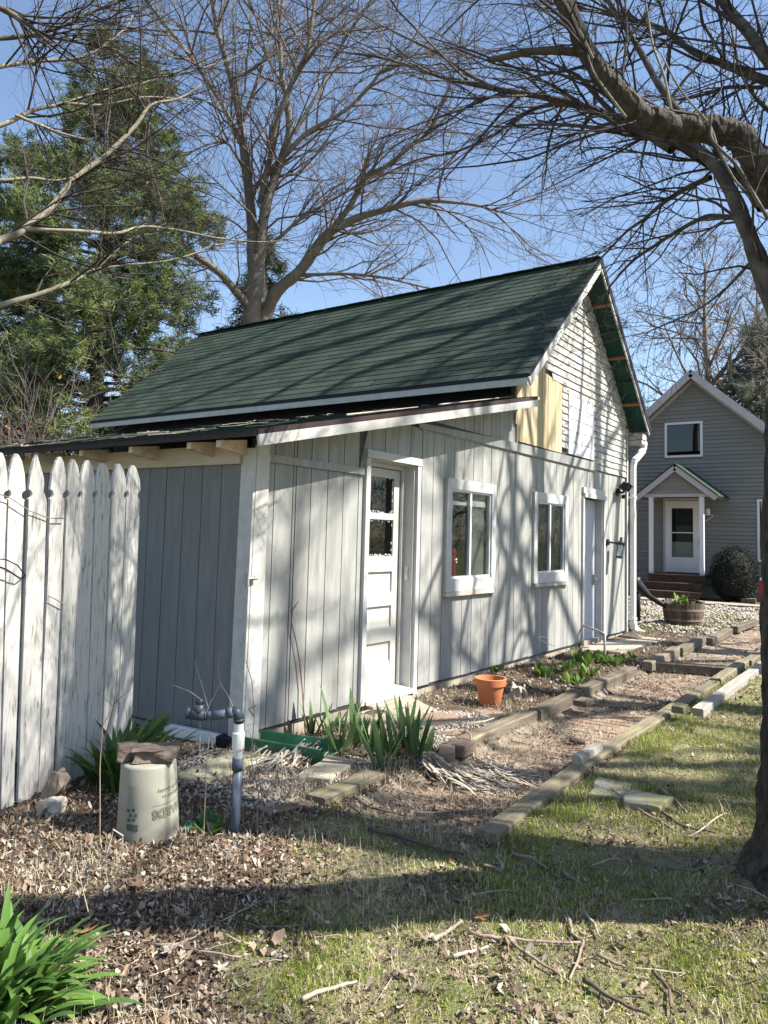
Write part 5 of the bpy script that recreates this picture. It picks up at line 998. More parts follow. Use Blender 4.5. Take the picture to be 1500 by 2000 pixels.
# dry stems by the standpipe and bucket, vine on the wall
def stem(pts,r,mat,label,z=None,group='dry weed stems'):
    Q=[hz2(px,py,z) for px,py in pts]; b=B(); b.tube(Q,np.linspace(r,r*.5,len(Q)),5); tag(obj('dry_stem',b,M[mat],loc=tuple(Q[0])),label,'stem',group)
def hz2(px,py,dd): return at(px,py,dd)
D=float((np.array([Pp[0],Pp[1],-.1])-CP)@_f)
for pts,r,mt,l,dd in (([(398,1625),(402,1520),(410,1410),(405,1385)],.0032,'stick','straight dry stem in front of the valve',D),([(390,1480),(391,1400)],.0022,'stickpale','thin stem below the valve',D),([(407,1384),(392,1330),(379,1290)],.002,'stickpale','pale curved twig rising above the valve',D),([(405,1384),(425,1345),(430,1335)],.002,'stickpale','pale twig leaning right above the valve',D),([(395,1368),(370,1350),(338,1338)],.002,'stickpale','pale twig leaning left above the valve',D),
([(455,1380),(445,1358),(430,1335),(425,1300),(428,1272)],.002,'stickpale','long curly pale twig above the elbow',D),([(500,1620),(505,1550),(490,1480),(497,1400),(492,1330),(480,1290)],.0035,'stick','crooked dry stem right of the standpipe',D),([(497,1400),(485,1385),(500,1378)],.004,'stickdark','short dark snag beside the elbow',D),([(520,1640),(512,1560),(500,1480),(488,1430)],.003,'stick','leaning dry stem at the right of the standpipe',D),
([(195,1650),(195,1500),(200,1420),(215,1390)],.003,'stick','upright brown stem before the daylily',3.1),([(205,1440),(222,1380),(230,1310)],.003,'stickdark','dark branching stem rising through the daylily',3.5),([(222,1380),(195,1355)],.002,'stickdark','side twig of the dark stem, pointing left',3.5),([(222,1375),(255,1345)],.002,'stickdark','side twig of the dark stem, pointing right',3.5),
([(22,1690),(38,1560),(100,1680),(112,1692)],.003,'stickpale','pale bent stem standing in the leaves at the left',2.8),([(208,1665),(222,1620),(240,1632),(238,1660)],.004,'stickpale','white bent stub of a stem in front of the bucket',2.6),([(172,1780),(150,1690),(148,1680)],.002,'stickpale','thin pale stem right of the near daylily',2.2)): stem(pts,r,mt,l,dd)
q=[tuple(pl(px,py,1,-.03)) for px,py in ((592,1395),(590,1340),(585,1290),(578,1250),(569,1215),(572,1190),(583,1175))]; q[0]=(q[0][0],-.06,-.12); b=B(); b.tube(q,np.linspace(.006,.003,7),6); tag(obj('vine_stem',b,mk('reddish_stem',[(.3,(.16,.07,.05)),(.7,(.24,.12,.08))],bump=0),loc=q[0]),'thin reddish vine stem climbing the wall left of the white door','stem')
q=[tuple(pl(px,py,1,-.08)) for px,py in ((1082,1262),(1060,1252),(1053,1248),(1052,1245),(1058,1243),(1070,1246))]; b=B(); b.tube(q,.004,5); tag(obj('wire_bit',b,M['whitepvc'],loc=q[0]),'white curled wire sticking out by the wall below the second window','wire')
# large lobed oak and maple leaves
def bigleaf(px,py,s,mat,label,a=None,tilt=.35):
    P=g(px,py); n=9; a=random.uniform(0,6.28) if a is None else a; V=[(0,0,.0)]; nn=22
    for k in range(nn): th=k/nn*2*math.pi; rr=s*(.62+.38*math.cos(5*th))*(1+.25*math.cos(th))*random.uniform(.85,1.1); V.append((rr*math.cos(th),rr*math.sin(th),.25*rr*rr/s*random.uniform(.6,1.4)))
    b=B(); b.add(V,[(0,1+k,1+(k+1)%nn) for k in range(nn)]); o=obj('fallen_leaf',b,M[mat],world=False); o.location=(P[0],P[1],gz(P[0],P[1])+.025); o.rotation_euler=(random.uniform(-tilt,tilt),random.uniform(-tilt,tilt),a); tag(o,label,'leaf','large fallen leaves')
for a in ((400,1735,.045,'leafC','pale curled leaf catching the sun in the shaded litter'),(165,1840,.05,'orangeleaf','orange veined leaf beside the near daylily'),(935,1805,.04,'orangeleaf','orange tan leaf at the shade edge of the lawn'),(960,1775,.05,'leafB','brown upright leaf at the edge of the tree shade'),(680,1705,.045,'leafC','twisted pale leaf alone in the shade'),(355,1800,.045,'leafA','lobed oak leaf in the dark litter'),(265,1745,.055,'leafB','broad brown leaf before the bucket'),(830,1850,.04,'leafA','curled tan leaf left of the thick pale stick'),(430,1900,.035,'leafC','pale leaf near the bottom on the leaf litter'),(1040,1700,.03,'leafB','small brown leaf in the tree shade'),(780,1905,.035,'leafA','tan leaf in the lower lawn'),(330,1880,.04,'leafC','pale lobed leaf beside the straight pale stick'),(1250,1950,.035,'leafA','tan leaf by the branched dark twig')): bigleaf(*a)
# ================================================================ TREES
class TB:                                                # many thin tubes gathered fast
    def __init__(s): s.V=[]; s.F=[]; s.n=0; s.mi=[]
    def tube(s,P,r,k=4,mi=0):
        P=np.asarray(P,float); r=np.asarray(r,float)
        if k>=30:
            q=np.linspace(0,len(P)-1,len(P)*5); P=np.stack([np.interp(q,range(len(P)),P[:,c]) for c in range(3)],1); r=np.interp(q,range(len(r)),r)
        n=len(P); T=np.empty_like(P); T[1:-1]=P[2:]-P[:-2]; T[0]=P[1]-P[0]; T[-1]=P[-1]-P[-2]
        T/=np.sqrt((T*T).sum(1))[:,None]+1e-9
        ref=np.array([0,0,1.]) if abs(T[0,2])<.85 else np.array([1.,0,0])
        A=np.cross(T,ref); A/=np.sqrt((A*A).sum(1))[:,None]+1e-9; Cc=np.cross(T,A)
        ct,st=_CS[k]
        V=P[:,None,:]+r[:,None,None]*(ct[None,:,None]*A[:,None,:]+st[None,:,None]*Cc[:,None,:])
        if k>=30:
            uu=np.arange(n)[:,None]*.35+0*ct[None]; aa=0*uu+np.arange(k)[None]; rg=(np.abs(vn(aa*.55,uu*.5,1,3)-.5)*2)**.6*.14+(vn(ct[None]*1.5+0*uu,uu*.35+st[None],1,9)-.5)*.34-.06
            V=P[:,None,:]+(V-P[:,None,:])*(1+rg)[:,:,None]
        s.V.append(V.reshape(-1,3)); F=_FF(n,k); s.F.append(F+s.n); s.n+=n*k; s.mi.append(np.full(len(F),mi,np.int32))
    def build(s,name,mats,parent=None,kind=None,smooth=True):
        return arr(name,np.concatenate(s.V),np.concatenate(s.F),mats,np.concatenate(s.mi),parent=parent,smooth=smooth,kind=kind)
_CS={k:(np.cos(np.arange(k)*2*np.pi/k),np.sin(np.arange(k)*2*np.pi/k)) for k in (3,4,5,6,8,10,12,16,30,36)}
_fc={}
def _FF(n,k):
    if (n,k) not in _fc: _fc[(n,k)]=np.array([(i*k+j,i*k+(j+1)%k,(i+1)*k+(j+1)%k,(i+1)*k+j) for i in range(n-1) for j in range(k)],np.int32)
    return _fc[(n,k)]
rd=random.Random(5)
def rv(): return np.array([rd.gauss(0,1),rd.gauss(0,1),rd.gauss(0,1)])
def nrm(v): return v/(math.sqrt(v@v)+1e-9)
def grow(tb,P,d,L,r,lev,p,mi=0):
    n=5 if lev>0 else 4; Q=[P]; d=nrm(d); x=P
    for i in range(n-1): d=nrm(d+rv()*p['wob']+np.array([0,0,p['up']])); x=x+d*L/(n-1); Q.append(x)
    rr=[r*(1-.62*i/(n-1)) for i in range(n)]; tb.tube(Q,rr,3 if r<.012 else 5,mi)
    if lev<=0: return
    k=p['n'][lev] if isinstance(p['n'],dict) else p['n']
    for _ in range(k):
        t=rd.uniform(.2,1.)*(n-1); i=min(int(t),n-2); q=Q[i]+(Q[i+1]-Q[i])*(t-i); base=nrm(Q[i+1]-Q[i])
        s=nrm(np.cross(base,rv())); a=rd.uniform(*p['ang']); dd=base*math.cos(a)+s*math.sin(a)
        rr_=max(p['rmin'],r*(1-.62*t/(n-1))*rd.uniform(.45,.7))
        grow(tb,q,dd,L*rd.uniform(*p['len']),rr_,lev-1,p,1 if rr_<p.get('tw',.01) else mi)
def smooth_path(P,m=5):
    P=np.asarray(P,float); n=len(P)
    if n<3: return P
    out=[]; E=np.concatenate([[2*P[0]-P[1]],P,[2*P[-1]-P[-2]]])
    for i in range(n-1):
        a,b_,c,d=E[i],E[i+1],E[i+2],E[i+3]
        for t in np.arange(m)/m: out.append(.5*((2*b_)+(-a+c)*t+(2*a-5*b_+4*c-d)*t*t+(-a+3*b_-3*c+d)*t**3))
    out.append(P[-1]); return np.array(out)
def limb(tb,pts,r0,r1,p,nside,L,lev,k=8,mi=0,jit=0,t0=.1,tbig=None):
    S=smooth_path(pts); n=len(S); rr=np.linspace(r0,r1,n)*(1+np.array([rd.uniform(-.07,.09) for _ in range(n)]))
    (tbig or tb).tube(S,rr,k,mi)
    for _ in range(nside):
        t=rd.uniform(t0,1)*(n-1); i=min(int(t),n-2); q=S[i]+(S[i+1]-S[i])*(t-i); base=nrm(S[i+1]-S[i]); s=nrm(np.cross(base,rv())); a=rd.uniform(*p['ang'])
        rb=rr[i]; grow(tb,q,base*math.cos(a)+s*math.sin(a),L*rd.uniform(.5,1.2),max(p['rmin'],min(rb*.6,L*.011)),lev,p,1)
    grow(tb,S[-1],S[-1]-S[-2],L*.9,r1*.9,lev,p,1)
    return S
def px_path(l,d0,d1,dz=0):
    n=len(l); return [at(x,y,d0+(d1-d0)*(i/(n-1) if n>1 else 0)) for i,(x,y) in enumerate(l)]
z8=lambda l:[(700+x/1.875,y/1.875) for x,y in l]
z7=lambda l:[(x/2,y/2) for x,y in l]
# ---- near maple
MC=np.array([-.02,-3.51]); mp_=thing('maple_tree','big bare maple with rough bark at the right edge, one thick limb arching left','tree',(MC[0],MC[1],-.1))
nz_,nt_=150,170; V=[]
zs=np.concatenate([np.linspace(-.15,.5,50),np.linspace(.52,3.9,100)])
top=np.array([.10,-.08])
for z in zs:
    h=z+.1; r=.258+.12*math.exp(-h/.16)-.012*max(0,h); cx=MC+top*max(0,h-1.5)*.25+np.array([.03,.02])*math.sin(h*1.3)
    for t in range(nt_):
        a=t/nt_*2*math.pi; fl=math.exp(-max(h,0)/.22)*(.10*max(0,math.sin(a*2.5+1.1))**2+.07*max(0,math.sin(a*4+.4)))
        u=a*r/.026; w_=vn(u,z*4.2,1,11); w2=vn(u*2.3,z*16,1,17); rg=abs(w_-.5)*2
        V.append((cx[0]+(r+fl+.040*(rg**.6)-.03+.012*w2)*math.cos(a),cx[1]+(r+fl+.040*(rg**.6)-.03+.012*w2)*math.sin(a),z))
n=len(zs); F=np.array([(i*nt_+j,i*nt_+(j+1)%nt_,(i+1)*nt_+(j+1)%nt_,(i+1)*nt_+j) for i in range(n-1) for j in range(nt_)])
arr('trunk',V,F,[M['bark']],parent=mp_,smooth=True)
pm={'wob':.16,'up':.012,'n':{3:6,2:4,1:3},'ang':(.35,1.1),'len':(.38,.66),'rmin':.0016,'tw':.007}
DT=3.35
def mlimb(name,l,d0,d1,r0,r1,ns,L,lev=2,k=10,mat='barkthin',t0=.1):
    big=TB(); S=limb(MT,px_path(l,d0,d1),r0,r1,pm,ns,L,lev,k,0,tbig=big,t0=t0); big.build(name,[M[mat],M['twig']],mp_); return S
MT=TB()
mlimb('main_limb',[(1620,520),(1530,385),(1480,315),(1440,262),(1390,252),(1330,250),(1270,232),(1215,190),(1165,130),(1122,50),(1090,-30),(1065,-140)],3.35,3.3,.070,.028,14,.9,2,36,'bark')
mlimb('limb',[(1580,640),(1500,540),(1455,440),(1425,370),(1385,310),(1330,282),(1260,262)],3.3,4.0,.042,.022,10,.8)
mlimb('limb',z8([(1150,545),(1050,480),(950,440),(850,400),(700,360),(500,325),(300,280),(100,215),(-60,190)]),3.9,5.0,.030,.006,26,1.0,2)
mlimb('limb',z8([(500,325),(400,270),(300,200),(200,150),(100,100),(0,45)]),4.5,5.2,.012,.004,10,.7,2)
mlimb('dead_stub',z8([(860,215),(820,195),(760,188),(700,186),(640,188),(590,197),(540,208),(480,220)]),3.35,3.35,.020,.013,0,.02,0,8,'stickdark')
mlimb('limb',z8([(1050,480),(950,455),(850,395),(700,385),(600,420),(500,490),(360,555),(200,590),(0,690)]),4.1,5.5,.018,.005,22,.9,2)
mlimb('limb',z8([(1480,760),(1400,660),(1300,590),(1180,540),(1050,500),(880,470),(700,455),(500,465)]),3.5,4.6,.026,.006,20,.8,2)
mlimb('limb',z8([(1570,1200),(1500,1080),(1440,900),(1390,740),(1310,610),(1200,545)]),3.45,4.0,.042,.018,8,.7,2)
mlimb('limb',z8([(1420,805),(1350,795),(1270,795),(1180,840),(1100,890),(1000,960),(920,1050)]),3.8,4.5,.016,.006,12,.6,2)
mlimb('limb',z8([(1290,650),(1200,690),(1120,740),(1050,800),(980,850),(890,945)]),3.9,4.6,.015,.006,12,.6,2)
mlimb('limb',z8([(1560,320),(1450,280),(1350,240),(1220,185),(1120,110),(1000,72),(850,38),(700,10)]),3.6,4.4,.024,.007,22,.9,2)
mlimb('limb',z8([(1600,330),(1500,215),(1430,120),(1330,0),(1250,-120)]),3.5,3.9,.032,.020,12,.8,2)
mlimb('limb',z8([(1180,420),(1100,310),(1050,220),(990,120),(900,-20)]),3.5,3.9,.018,.010,10,.8,2)
mlimb('limb',z8([(1530,430),(1450,350),(1400,260),(1380,180),(1360,60)]),3.8,4.4,.013,.006,10,.6,2)
mlimb('limb',z8([(1480,320),(1350,320),(1290,340),(1170,365),(1070,350)]),3.9,4.3,.011,.005,8,.5,2)
mlimb('limb',z8([(1470,920),(1400,1000),(1330,1070),(1230,1140),(1050,1220)]),3.7,4.4,.010,.004,8,.5,2)
mlimb('limb',z8([(1500,800),(1440,700),(1380,600),(1300,520),(1290,470)]),3.1,3.2,.008,.006,2,.4,1)
for l in ([(1145,400),(1120,280),(1080,170),(1060,60),(1045,-40)],[(860,215),(820,130),(780,50),(740,-30)],[(980,430),(920,350),(860,260),(830,160)],[(920,245),(980,160),(1030,80)],[(1310,525),(1280,450),(1180,330),(1110,200)],[(1310,530),(1340,590),(1380,660),(1420,700)]):
    mlimb('water_sprout',z8(l),3.22,3.25,.006,.003,3,.35,1,6,'twigpale')
tw_=TB(); S_=smooth_path([np.array([.02,-3.80,-.2]),np.array([.0,-3.80,.05]),np.array([-.05,-3.80,.5]),np.array([-.36,-3.80,1.6]),np.array([-.69,-3.8,2.2]),np.array([-1.14,-3.85,3.2]),np.array([-1.5,-4.0,4.6])]); tw_.tube(S_,np.interp(np.arange(len(S_)),[0,5,20,len(S_)-1],[.30,.24,.19,.10]),16); tw_.build('second_trunk',[M['bark']],mp_)
# crown above the frame and to the right
for k in range(5):
    a=rd.uniform(0,6.28); z0=rd.uniform(2.6,3.9); P=np.array([MC[0]+.1,MC[1]-.05,z0]); d=np.array([math.cos(a)*.8,math.sin(a)*.8,.7])
    if d@_r0<.1: continue
    grow(MT,P,d,3.0,.05,2,pm,0)
ld=TB(); ld.tube([np.array([.12,-3.58,3.6]),np.array([.3,-3.7,5.2]),np.array([.3,-3.6,7.5]),np.array([.5,-3.8,9.5])],[.2,.15,.10,.04],12); ld.build('leader',[M['bark']],mp_)
for z0 in (5.6,6.8,8,8.6): 
    for q in range(1): grow(MT,np.array([.3,-3.65,z0]),nrm(np.array([rd.gauss(0,1),rd.gauss(0,1),.6])),2.4,.04,2,pm,0)
MT.build('twigs',[M['barkthin'],M['twig']],mp_,kind='stuff')
# ---- the tree standing left, out of the picture, whose limbs cross the sky
lt=at(-900,500,6.5); lt[2]=-.1; lf=thing('bare_tree','pale barked bare tree reaching its long limbs in over the fence from the left','tree',tuple(lt))
LT=TB(); pl_=dict(pm); pl_.update({'wob':.22,'up':.02,'rmin':.0018,'tw':.007})
tr=TB(); tr.tube(smooth_path([lt,lt+[0,0,2],lt+[.1,0,4],lt+[0,.2,7],lt+[.2,0,9]]),np.linspace(.25,.1,21),12); tr.build('trunk',[M['bark']],lf)
def ll(name,l,d0,d1,r0,r1,ns,L,lev=2,pre=None,mat='twigpale'):
    P=px_path(l,d0,d1)
    if pre is not None: P=[np.array(pre)]+P
    big=TB(); limb(LT,P,r0,r1,pl_,ns,L,lev,8,0,tbig=big,t0=.2); big.build(name,[M[mat]],lf)
root=lambda z: lt+[0,0,z]
ll('limb',z7([(-300,560),(0,490),(130,430),(250,405),(400,355),(500,340),(650,300),(760,275),(900,230),(1010,170)]),5.5,6.8,.021,.004,22,1.0,2,root(3.6))
ll('limb',z7([(-300,1040),(0,940),(100,890),(200,810),(290,700),(420,600),(530,490),(590,410),(700,385),(790,330)]),5,6.2,.034,.007,22,1.0,2,root(2.6))
ll('limb',z7([(100,895),(300,902),(450,912),(560,885),(700,900),(850,930),(1000,945),(1100,940)]),5.1,6.2,.014,.004,16,.8,2)
ll('limb',z7([(-300,1300),(0,1195),(150,1150),(280,1100),(370,1050),(450,980),(530,920)]),5,5.8,.027,.006,12,.8,2,root(1.9))
ll('limb',z7([(370,1050),(500,1035),(650,1020),(760,990),(830,960),(900,950)]),5.5,6,.010,.004,8,.6,2)
ll('limb',z7([(-300,150),(0,150),(150,130),(250,100),(350,50),(480,0),(600,-60)]),5.5,6,.021,.008,12,.9,2,root(4.6),'barkthin')
ll('limb',z7([(150,130),(300,165),(450,195),(520,250),(620,290)]),5.7,6.2,.013,.005,8,.8,2,None,'barkthin')
ll('limb',z7([(250,402),(400,410),(560,380),(680,385),(750,395),(900,400)]),5.8,6.6,.011,.004,10,.8,2)
ll('limb',z7([(-200,700),(0,705),(120,695),(220,705),(330,680)]),5.2,5.6,.018,.005,8,.6,2)
ll('limb',z7([(-200,-60),(0,30),(100,90),(170,150)]),5.2,5.5,.03,.01,10,.9,2,None,'barkthin')
ll('limb',z7([(-200,300),(0,260),(140,240),(330,220),(480,120),(520,60)]),5.6,6.4,.02,.006,14,.8,2)
ll('limb',z7([(60,450),(160,490),(240,520),(400,560)]),5.3,5.6,.014,.005,10,.7,2)
ll('limb',z7([(590,415),(575,600),(620,760),(640,860)]),6,6.2,.010,.006,6,.5,2,None,'barkthin')
LT.build('twigs',[M['twigpale'],M['twig']],lf,kind='stuff')
# ---- large bare tree behind the shed
D0=20.; ct=at(490,650,D0); base=ct.copy(); base[2]=-.1
cbt=thing('bare_tree','large bare grey tree with spreading branches behind the shed roof','tree',tuple(base)); CT=TB(); pc={'wob':.2,'up':.01,'n':{3:6,2:5,1:4},'ang':(.3,1.0),'len':(.36,.62),'rmin':.005,'tw':.03}
def cl(l,d0,d1,r0,r1,ns,L,lev=2,name='limb',k=8,t0=.12):
    big=TB(); limb(CT,px_path(z7(l),d0,d1),r0,r1,pc,ns,L,lev,k,0,tbig=big,t0=t0); big.build(name,[M['greybark']],cbt)
tk=TB(); S=smooth_path([base,at(492,900,D0),at(492,650,D0),at(500,560,D0),at(500,500,D0)]); tk.tube(S,np.linspace(.36,.2,len(S)),16); tk.build('trunk',[M['greybark']],cbt)
cl([(990,1060),(985,1000),(982,850),(960,650),(935,450),(900,300),(850,120),(830,0),(810,-150)],20,20,.161,.036,26,3.0)
cl([(1005,1080),(1020,950),(1040,800),(1090,650),(1130,520),(1120,400),(1100,280),(1095,100),(1120,-100)],20,19.5,.155,.036,26,3.0)
cl([(1020,800),(1035,700),(1060,600),(1080,480),(1150,300),(1200,200),(1230,0),(1260,-150)],20,18.5,.099,.030,24,2.8)
cl([(1040,1230),(1080,1140),(1170,1060),(1250,950),(1300,900),(1400,850),(1500,820),(1620,790),(1700,785),(1850,800),(1960,830)],20,17.5,.174,.018,34,2.6)
cl([(1290,905),(1370,800),(1430,690),(1500,655),(1620,560),(1700,500),(1800,400)],19.3,18,.087,.018,24,2.4)
cl([(1180,1075),(1350,1070),(1500,1085),(1650,1120),(1800,1150)],19.6,17.5,.050,.012,16,1.8)
cl([(990,1220),(940,1160),(850,1060),(740,980),(690,900),(640,810),(560,750),(450,690)],20,18,.124,.018,22,2.2)
cl([(945,560),(930,540),(880,430),(780,270),(720,190),(650,100),(570,0),(520,-100)],20,19,.074,.024,24,2.8)
cl([(1050,960),(1100,920),(1180,850),(1300,780),(1400,720),(1520,650)],19.8,19,.056,.012,16,2.2)
cl([(1110,610),(1200,520),(1350,430),(1450,330),(1500,270),(1620,215),(1750,190)],19.8,19,.068,.018,24,2.6)
cl([(905,310),(1000,260),(1100,170),(1250,50),(1350,-50)],20,20.5,.050,.018,16,2.6)
cl([(950,470),(1000,330),(1040,200),(1080,50),(1100,-80)],20,21,.056,.018,18,2.8)
cl([(1150,520),(1250,350),(1320,200),(1420,50),(1500,-50)],19.8,20,.056,.018,18,2.8)
cl([(960,680),(900,570),(830,560),(740,600),(690,660)],20,19,.037,.012,12,2.0)
cl([(985,930),(900,860),(780,830),(690,860)],20,19,.031,.012,8,1.8)
CT.build('twigs',[M['greybark'],M['twigpink']],cbt,kind='stuff')
# ---- generic bare trees
def bare(base,h,r,seed,label,mats,spread=.55,p=None,group=None,nb=26,trunk_mat='greybark',lean=(0,0),lev=2,name='bare_tree',low=.25,k3=None):
    global rd; rd=random.Random(seed); t=thing(name,label,'tree',tuple(base),0,group); tb=TB(); p=p or {'wob':.18,'up':.02,'n':{3:5,2:6,1:5},'ang':(.3,1.0),'len':(.38,.62),'rmin':h*.0007,'tw':h*.0025}
    B0=np.array(base,float); pts=[B0+np.array([lean[0]*u+rd.gauss(0,.02)*h*u*.5,lean[1]*u+rd.gauss(0,.02)*h*u*.5,h*u]) for u in (0,.2,.4,.6,.8,1)]
    S=smooth_path(pts,4); tr=TB(); rr=np.linspace(r,r*.12,len(S)); tr.tube(S,rr,10); tr.build('trunk',[M[trunk_mat]],t)
    for i in range(nb):
        u=low+(1-low)*i/nb; j=u*(len(S)-1); q=S[min(int(j),len(S)-1)]; a=rd.uniform(0,6.28); e=rd.uniform(.3,1.0); d=np.array([math.cos(a)*math.cos(e),math.sin(a)*math.cos(e),math.sin(e)])
        grow(tb,q,d,h*spread*(1-.55*u)*rd.uniform(.7,1.1),r*(1-u*.8)*.45,lev,p,0)
    tb.build('branches',mats,t,kind='stuff'); return t
b0=at(1378,735,32); b0[2]=-.1; bare(b0,13.5,.30,21,'pale bare tree directly behind the ridge of the grey house',[M['greybark'],M['twigpink']],.48,nb=34,lev=3,low=.4,p={'wob':.2,'up':.02,'n':{3:4,2:5,1:4},'ang':(.35,1.1),'len':(.38,.62),'rmin':.011,'tw':.04})
b0=at(1480,900,40); b0[2]=-.1; bare(b0,16,.3,22,'bare tree right of the house, half hidden by the big trunk',[M['greybark'],M['twigpink']],.42,nb=36,lev=2,low=.3)
# frosted looking conifer behind the house on the right
def conifer(base,h,rad,seed,label,mats,wts,name,low=.08,tuft=.5,dens=1.,droop=-.1,pw=.8,cat='tree',tn=14,bn=60,irr=.3,tint_=None,ncl=13):
    g_=np.random.default_rng(seed); t=thing(name,label,cat,tuple(base)); B0=np.array(base,float); tr=TB(); tr.tube([B0,B0+[0,0,h*.5],B0+[0,0,h]],[h*.018,h*.011,.03],8); tr.build('trunk',[M['bark']],t)
    br=TB(); C=[]; 
    for i in range(bn):
        u=low+(1-low)*(i+g_.random())/bn; a=g_.uniform(0,6.28); L=rad*((1-u)**pw)*(1+g_.uniform(-irr,irr))+.25; dz=droop*L*.5+.12*L
        P0=B0+[0,0,h*u]; d=np.array([math.cos(a),math.sin(a),0]); Q=[P0,P0+d*L*.35+[0,0,dz*.6],P0+d*L*.7+[0,0,dz*.6+droop*L*.15],P0+d*L+[0,0,dz*.5+droop*L*.3]]
        br.tube(Q,[.035+.004*L,.03,.02,.01],4)
        for k in range(int(ncl*dens*max(L,.5))):
            s=g_.uniform(.22,1.08)**.8; m=np.interp(s,[0,.35,.7,1.08],[0,1,2,3]); j=min(int(m),2); c=Q[j]+(Q[j+1]-Q[j])*(m-j); w=.21*L*(1.15-s)+.10
            C.append(np.concatenate([c+np.array([-d[1],d[0],0])*g_.normal(0,w)+[0,0,g_.normal(0,.20)],[g_.random()]]))
    br.build('branches',[M['bark']],t,kind='stuff')
    C=np.array(C); n=len(C); dirs=g_.normal(size=(n,tn,3)); dirs[:,:,2]=dirs[:,:,2]*.6+(.35 if droop>-.3 else -.5); dirs/=np.linalg.norm(dirs,axis=2)[:,:,None]
    Ls=tuft*g_.uniform(.5,1.1,(n,tn,1)); sd=np.cross(dirs,g_.normal(size=(n,tn,3))); sd/=np.linalg.norm(sd,axis=2)[:,:,None]; c=C[:,None,:3]+g_.normal(0,tuft*.22,(n,tn,3))
    ww=tuft*.035+.003; V=np.stack([c-sd*ww,c+sd*ww,c+dirs*Ls+sd*ww*.5,c+dirs*Ls-sd*ww*.5],2).reshape(-1,3); F=np.arange(len(V)).reshape(-1,4)
    mi=np.repeat(g_.choice(len(mats),n,p=wts),tn); arr('foliage',V,F,mats,mi,parent=t,kind='stuff'); return t
pb=at(180,900,17); pb[2]=-.1
pineM=[M['needle1'],M['needle2'],M['needle3']]
conifer(pb,12.6,3.0,31,'tall green pine with irregular crown left behind the shed',pineM,[.45,.3,.25],'pine_tree',low=.06,tuft=.17,dens=1.55,droop=-.12,pw=.42,tn=34,bn=150,irr=.4)
pb=at(-40,900,19); pb[2]=-.1
conifer(pb,11.0,3.4,32,'pine at the far left edge, partly cut off by the picture',pineM,[.25,.45,.3],'pine_tree',low=.08,tuft=.17,dens=2.1,droop=-.1,pw=.5,tn=30,bn=70,irr=.45)
pb=at(350,900,24); pb[2]=-.1
conifer(pb,7.6,2.9,33,'lower green pine left of the bare tree, behind the roof',pineM,[.4,.3,.3],'pine_tree',low=.06,tuft=.20,dens=1.9,droop=-.1,pw=.5,tn=26,bn=60,irr=.45)
pb=at(505,900,27); pb[2]=-.1
conifer(pb,12.2,3.4,34,'dark drooping spruce directly behind the bare tree trunk',[M['spruce']],[1.],'spruce_tree',low=.15,tuft=.30,dens=1.7,droop=-.55,pw=.8,tn=16,bn=70)
pb=at(1490,900,30); pb[2]=-.1
M['frosty']=mk('grey_green_needles',[(.3,(.13,.14,.11)),(.7,(.26,.26,.22))],scale=.8,bump=0,trans=.2)
conifer(pb,10.5,3.0,35,'grey green conifer beyond the house roof at the right edge',[M['frosty'],M['needle2']],[.75,.25],'conifer_tree',low=.2,tuft=.30,dens=1.6,droop=-.2,pw=.6,tn=16,bn=70)
# brushy shrubs seen over the low roof at the left
for k,(px,d,h,l) in enumerate(((20,14,3.2,'tangle of bare shrub stems at the left edge above the low roof'),(75,13,3.4,'upright bare shrub with whip like stems left of the pine'),(130,15,3.0,'bare shrub at the foot of the green pine'))):
    b0=at(px,900,d); b0[2]=-.1; rd=random.Random(60+k); t=thing('bare_shrub',l,'shrub',tuple(b0),0,'bare shrubs behind the lean-to'); tb=TB(); pp={'wob':.2,'up':.05,'n':{2:5,1:5},'ang':(.3,.9),'len':(.4,.7),'rmin':.005,'tw':.01}
    for q in range(12): grow(tb,b0+np.array([rd.gauss(0,.3),rd.gauss(0,.3),0]),np.array([rd.gauss(0,.35),rd.gauss(0,.35),1]),h*rd.uniform(.7,1.2),.018,2,pp,0)
    tb.build('stems',[M['barkthin'],M['twigpink']],t,kind='stuff')
b0=at(-10,800,15); t=thing('leafy_tree','small tree at the left edge still holding orange dead leaves','tree',(b0[0],b0[1],-.1)); 
tb=TB(); rd=random.Random(71); 
for q in range(8): grow(tb,np.array([b0[0],b0[1],.3]),np.array([rd.gauss(0,.4),rd.gauss(0,.4),1]),3.2,.03,2,pp,0)
tb.tube([np.array([b0[0],b0[1],-.1]),np.array([b0[0],b0[1],.6])],[.06,.05],6); tb.build('trunk',[M['barkthin'],M['twigpink']],t)
V,F=leafcloud(900,lambda n: np.array([b0[0],b0[1],2.6])+rng.normal(0,1,(n,3))*[.55,.55,.75],.055); arr('dead_leaves',V,F,[M['orangeleaf']],parent=t,kind='stuff')
# ---- trees behind the photographer that throw the shade
def shade(base,h,r,seed,label,**k): return bare(base,h,r,seed,label,[M['barkthin'],M['twig']],trunk_mat='bark',**k)
ps={'wob':.16,'up':.03,'n':{3:4,2:4,1:3},'ang':(.35,1.0),'len':(.4,.65),'rmin':.005,'tw':.01}
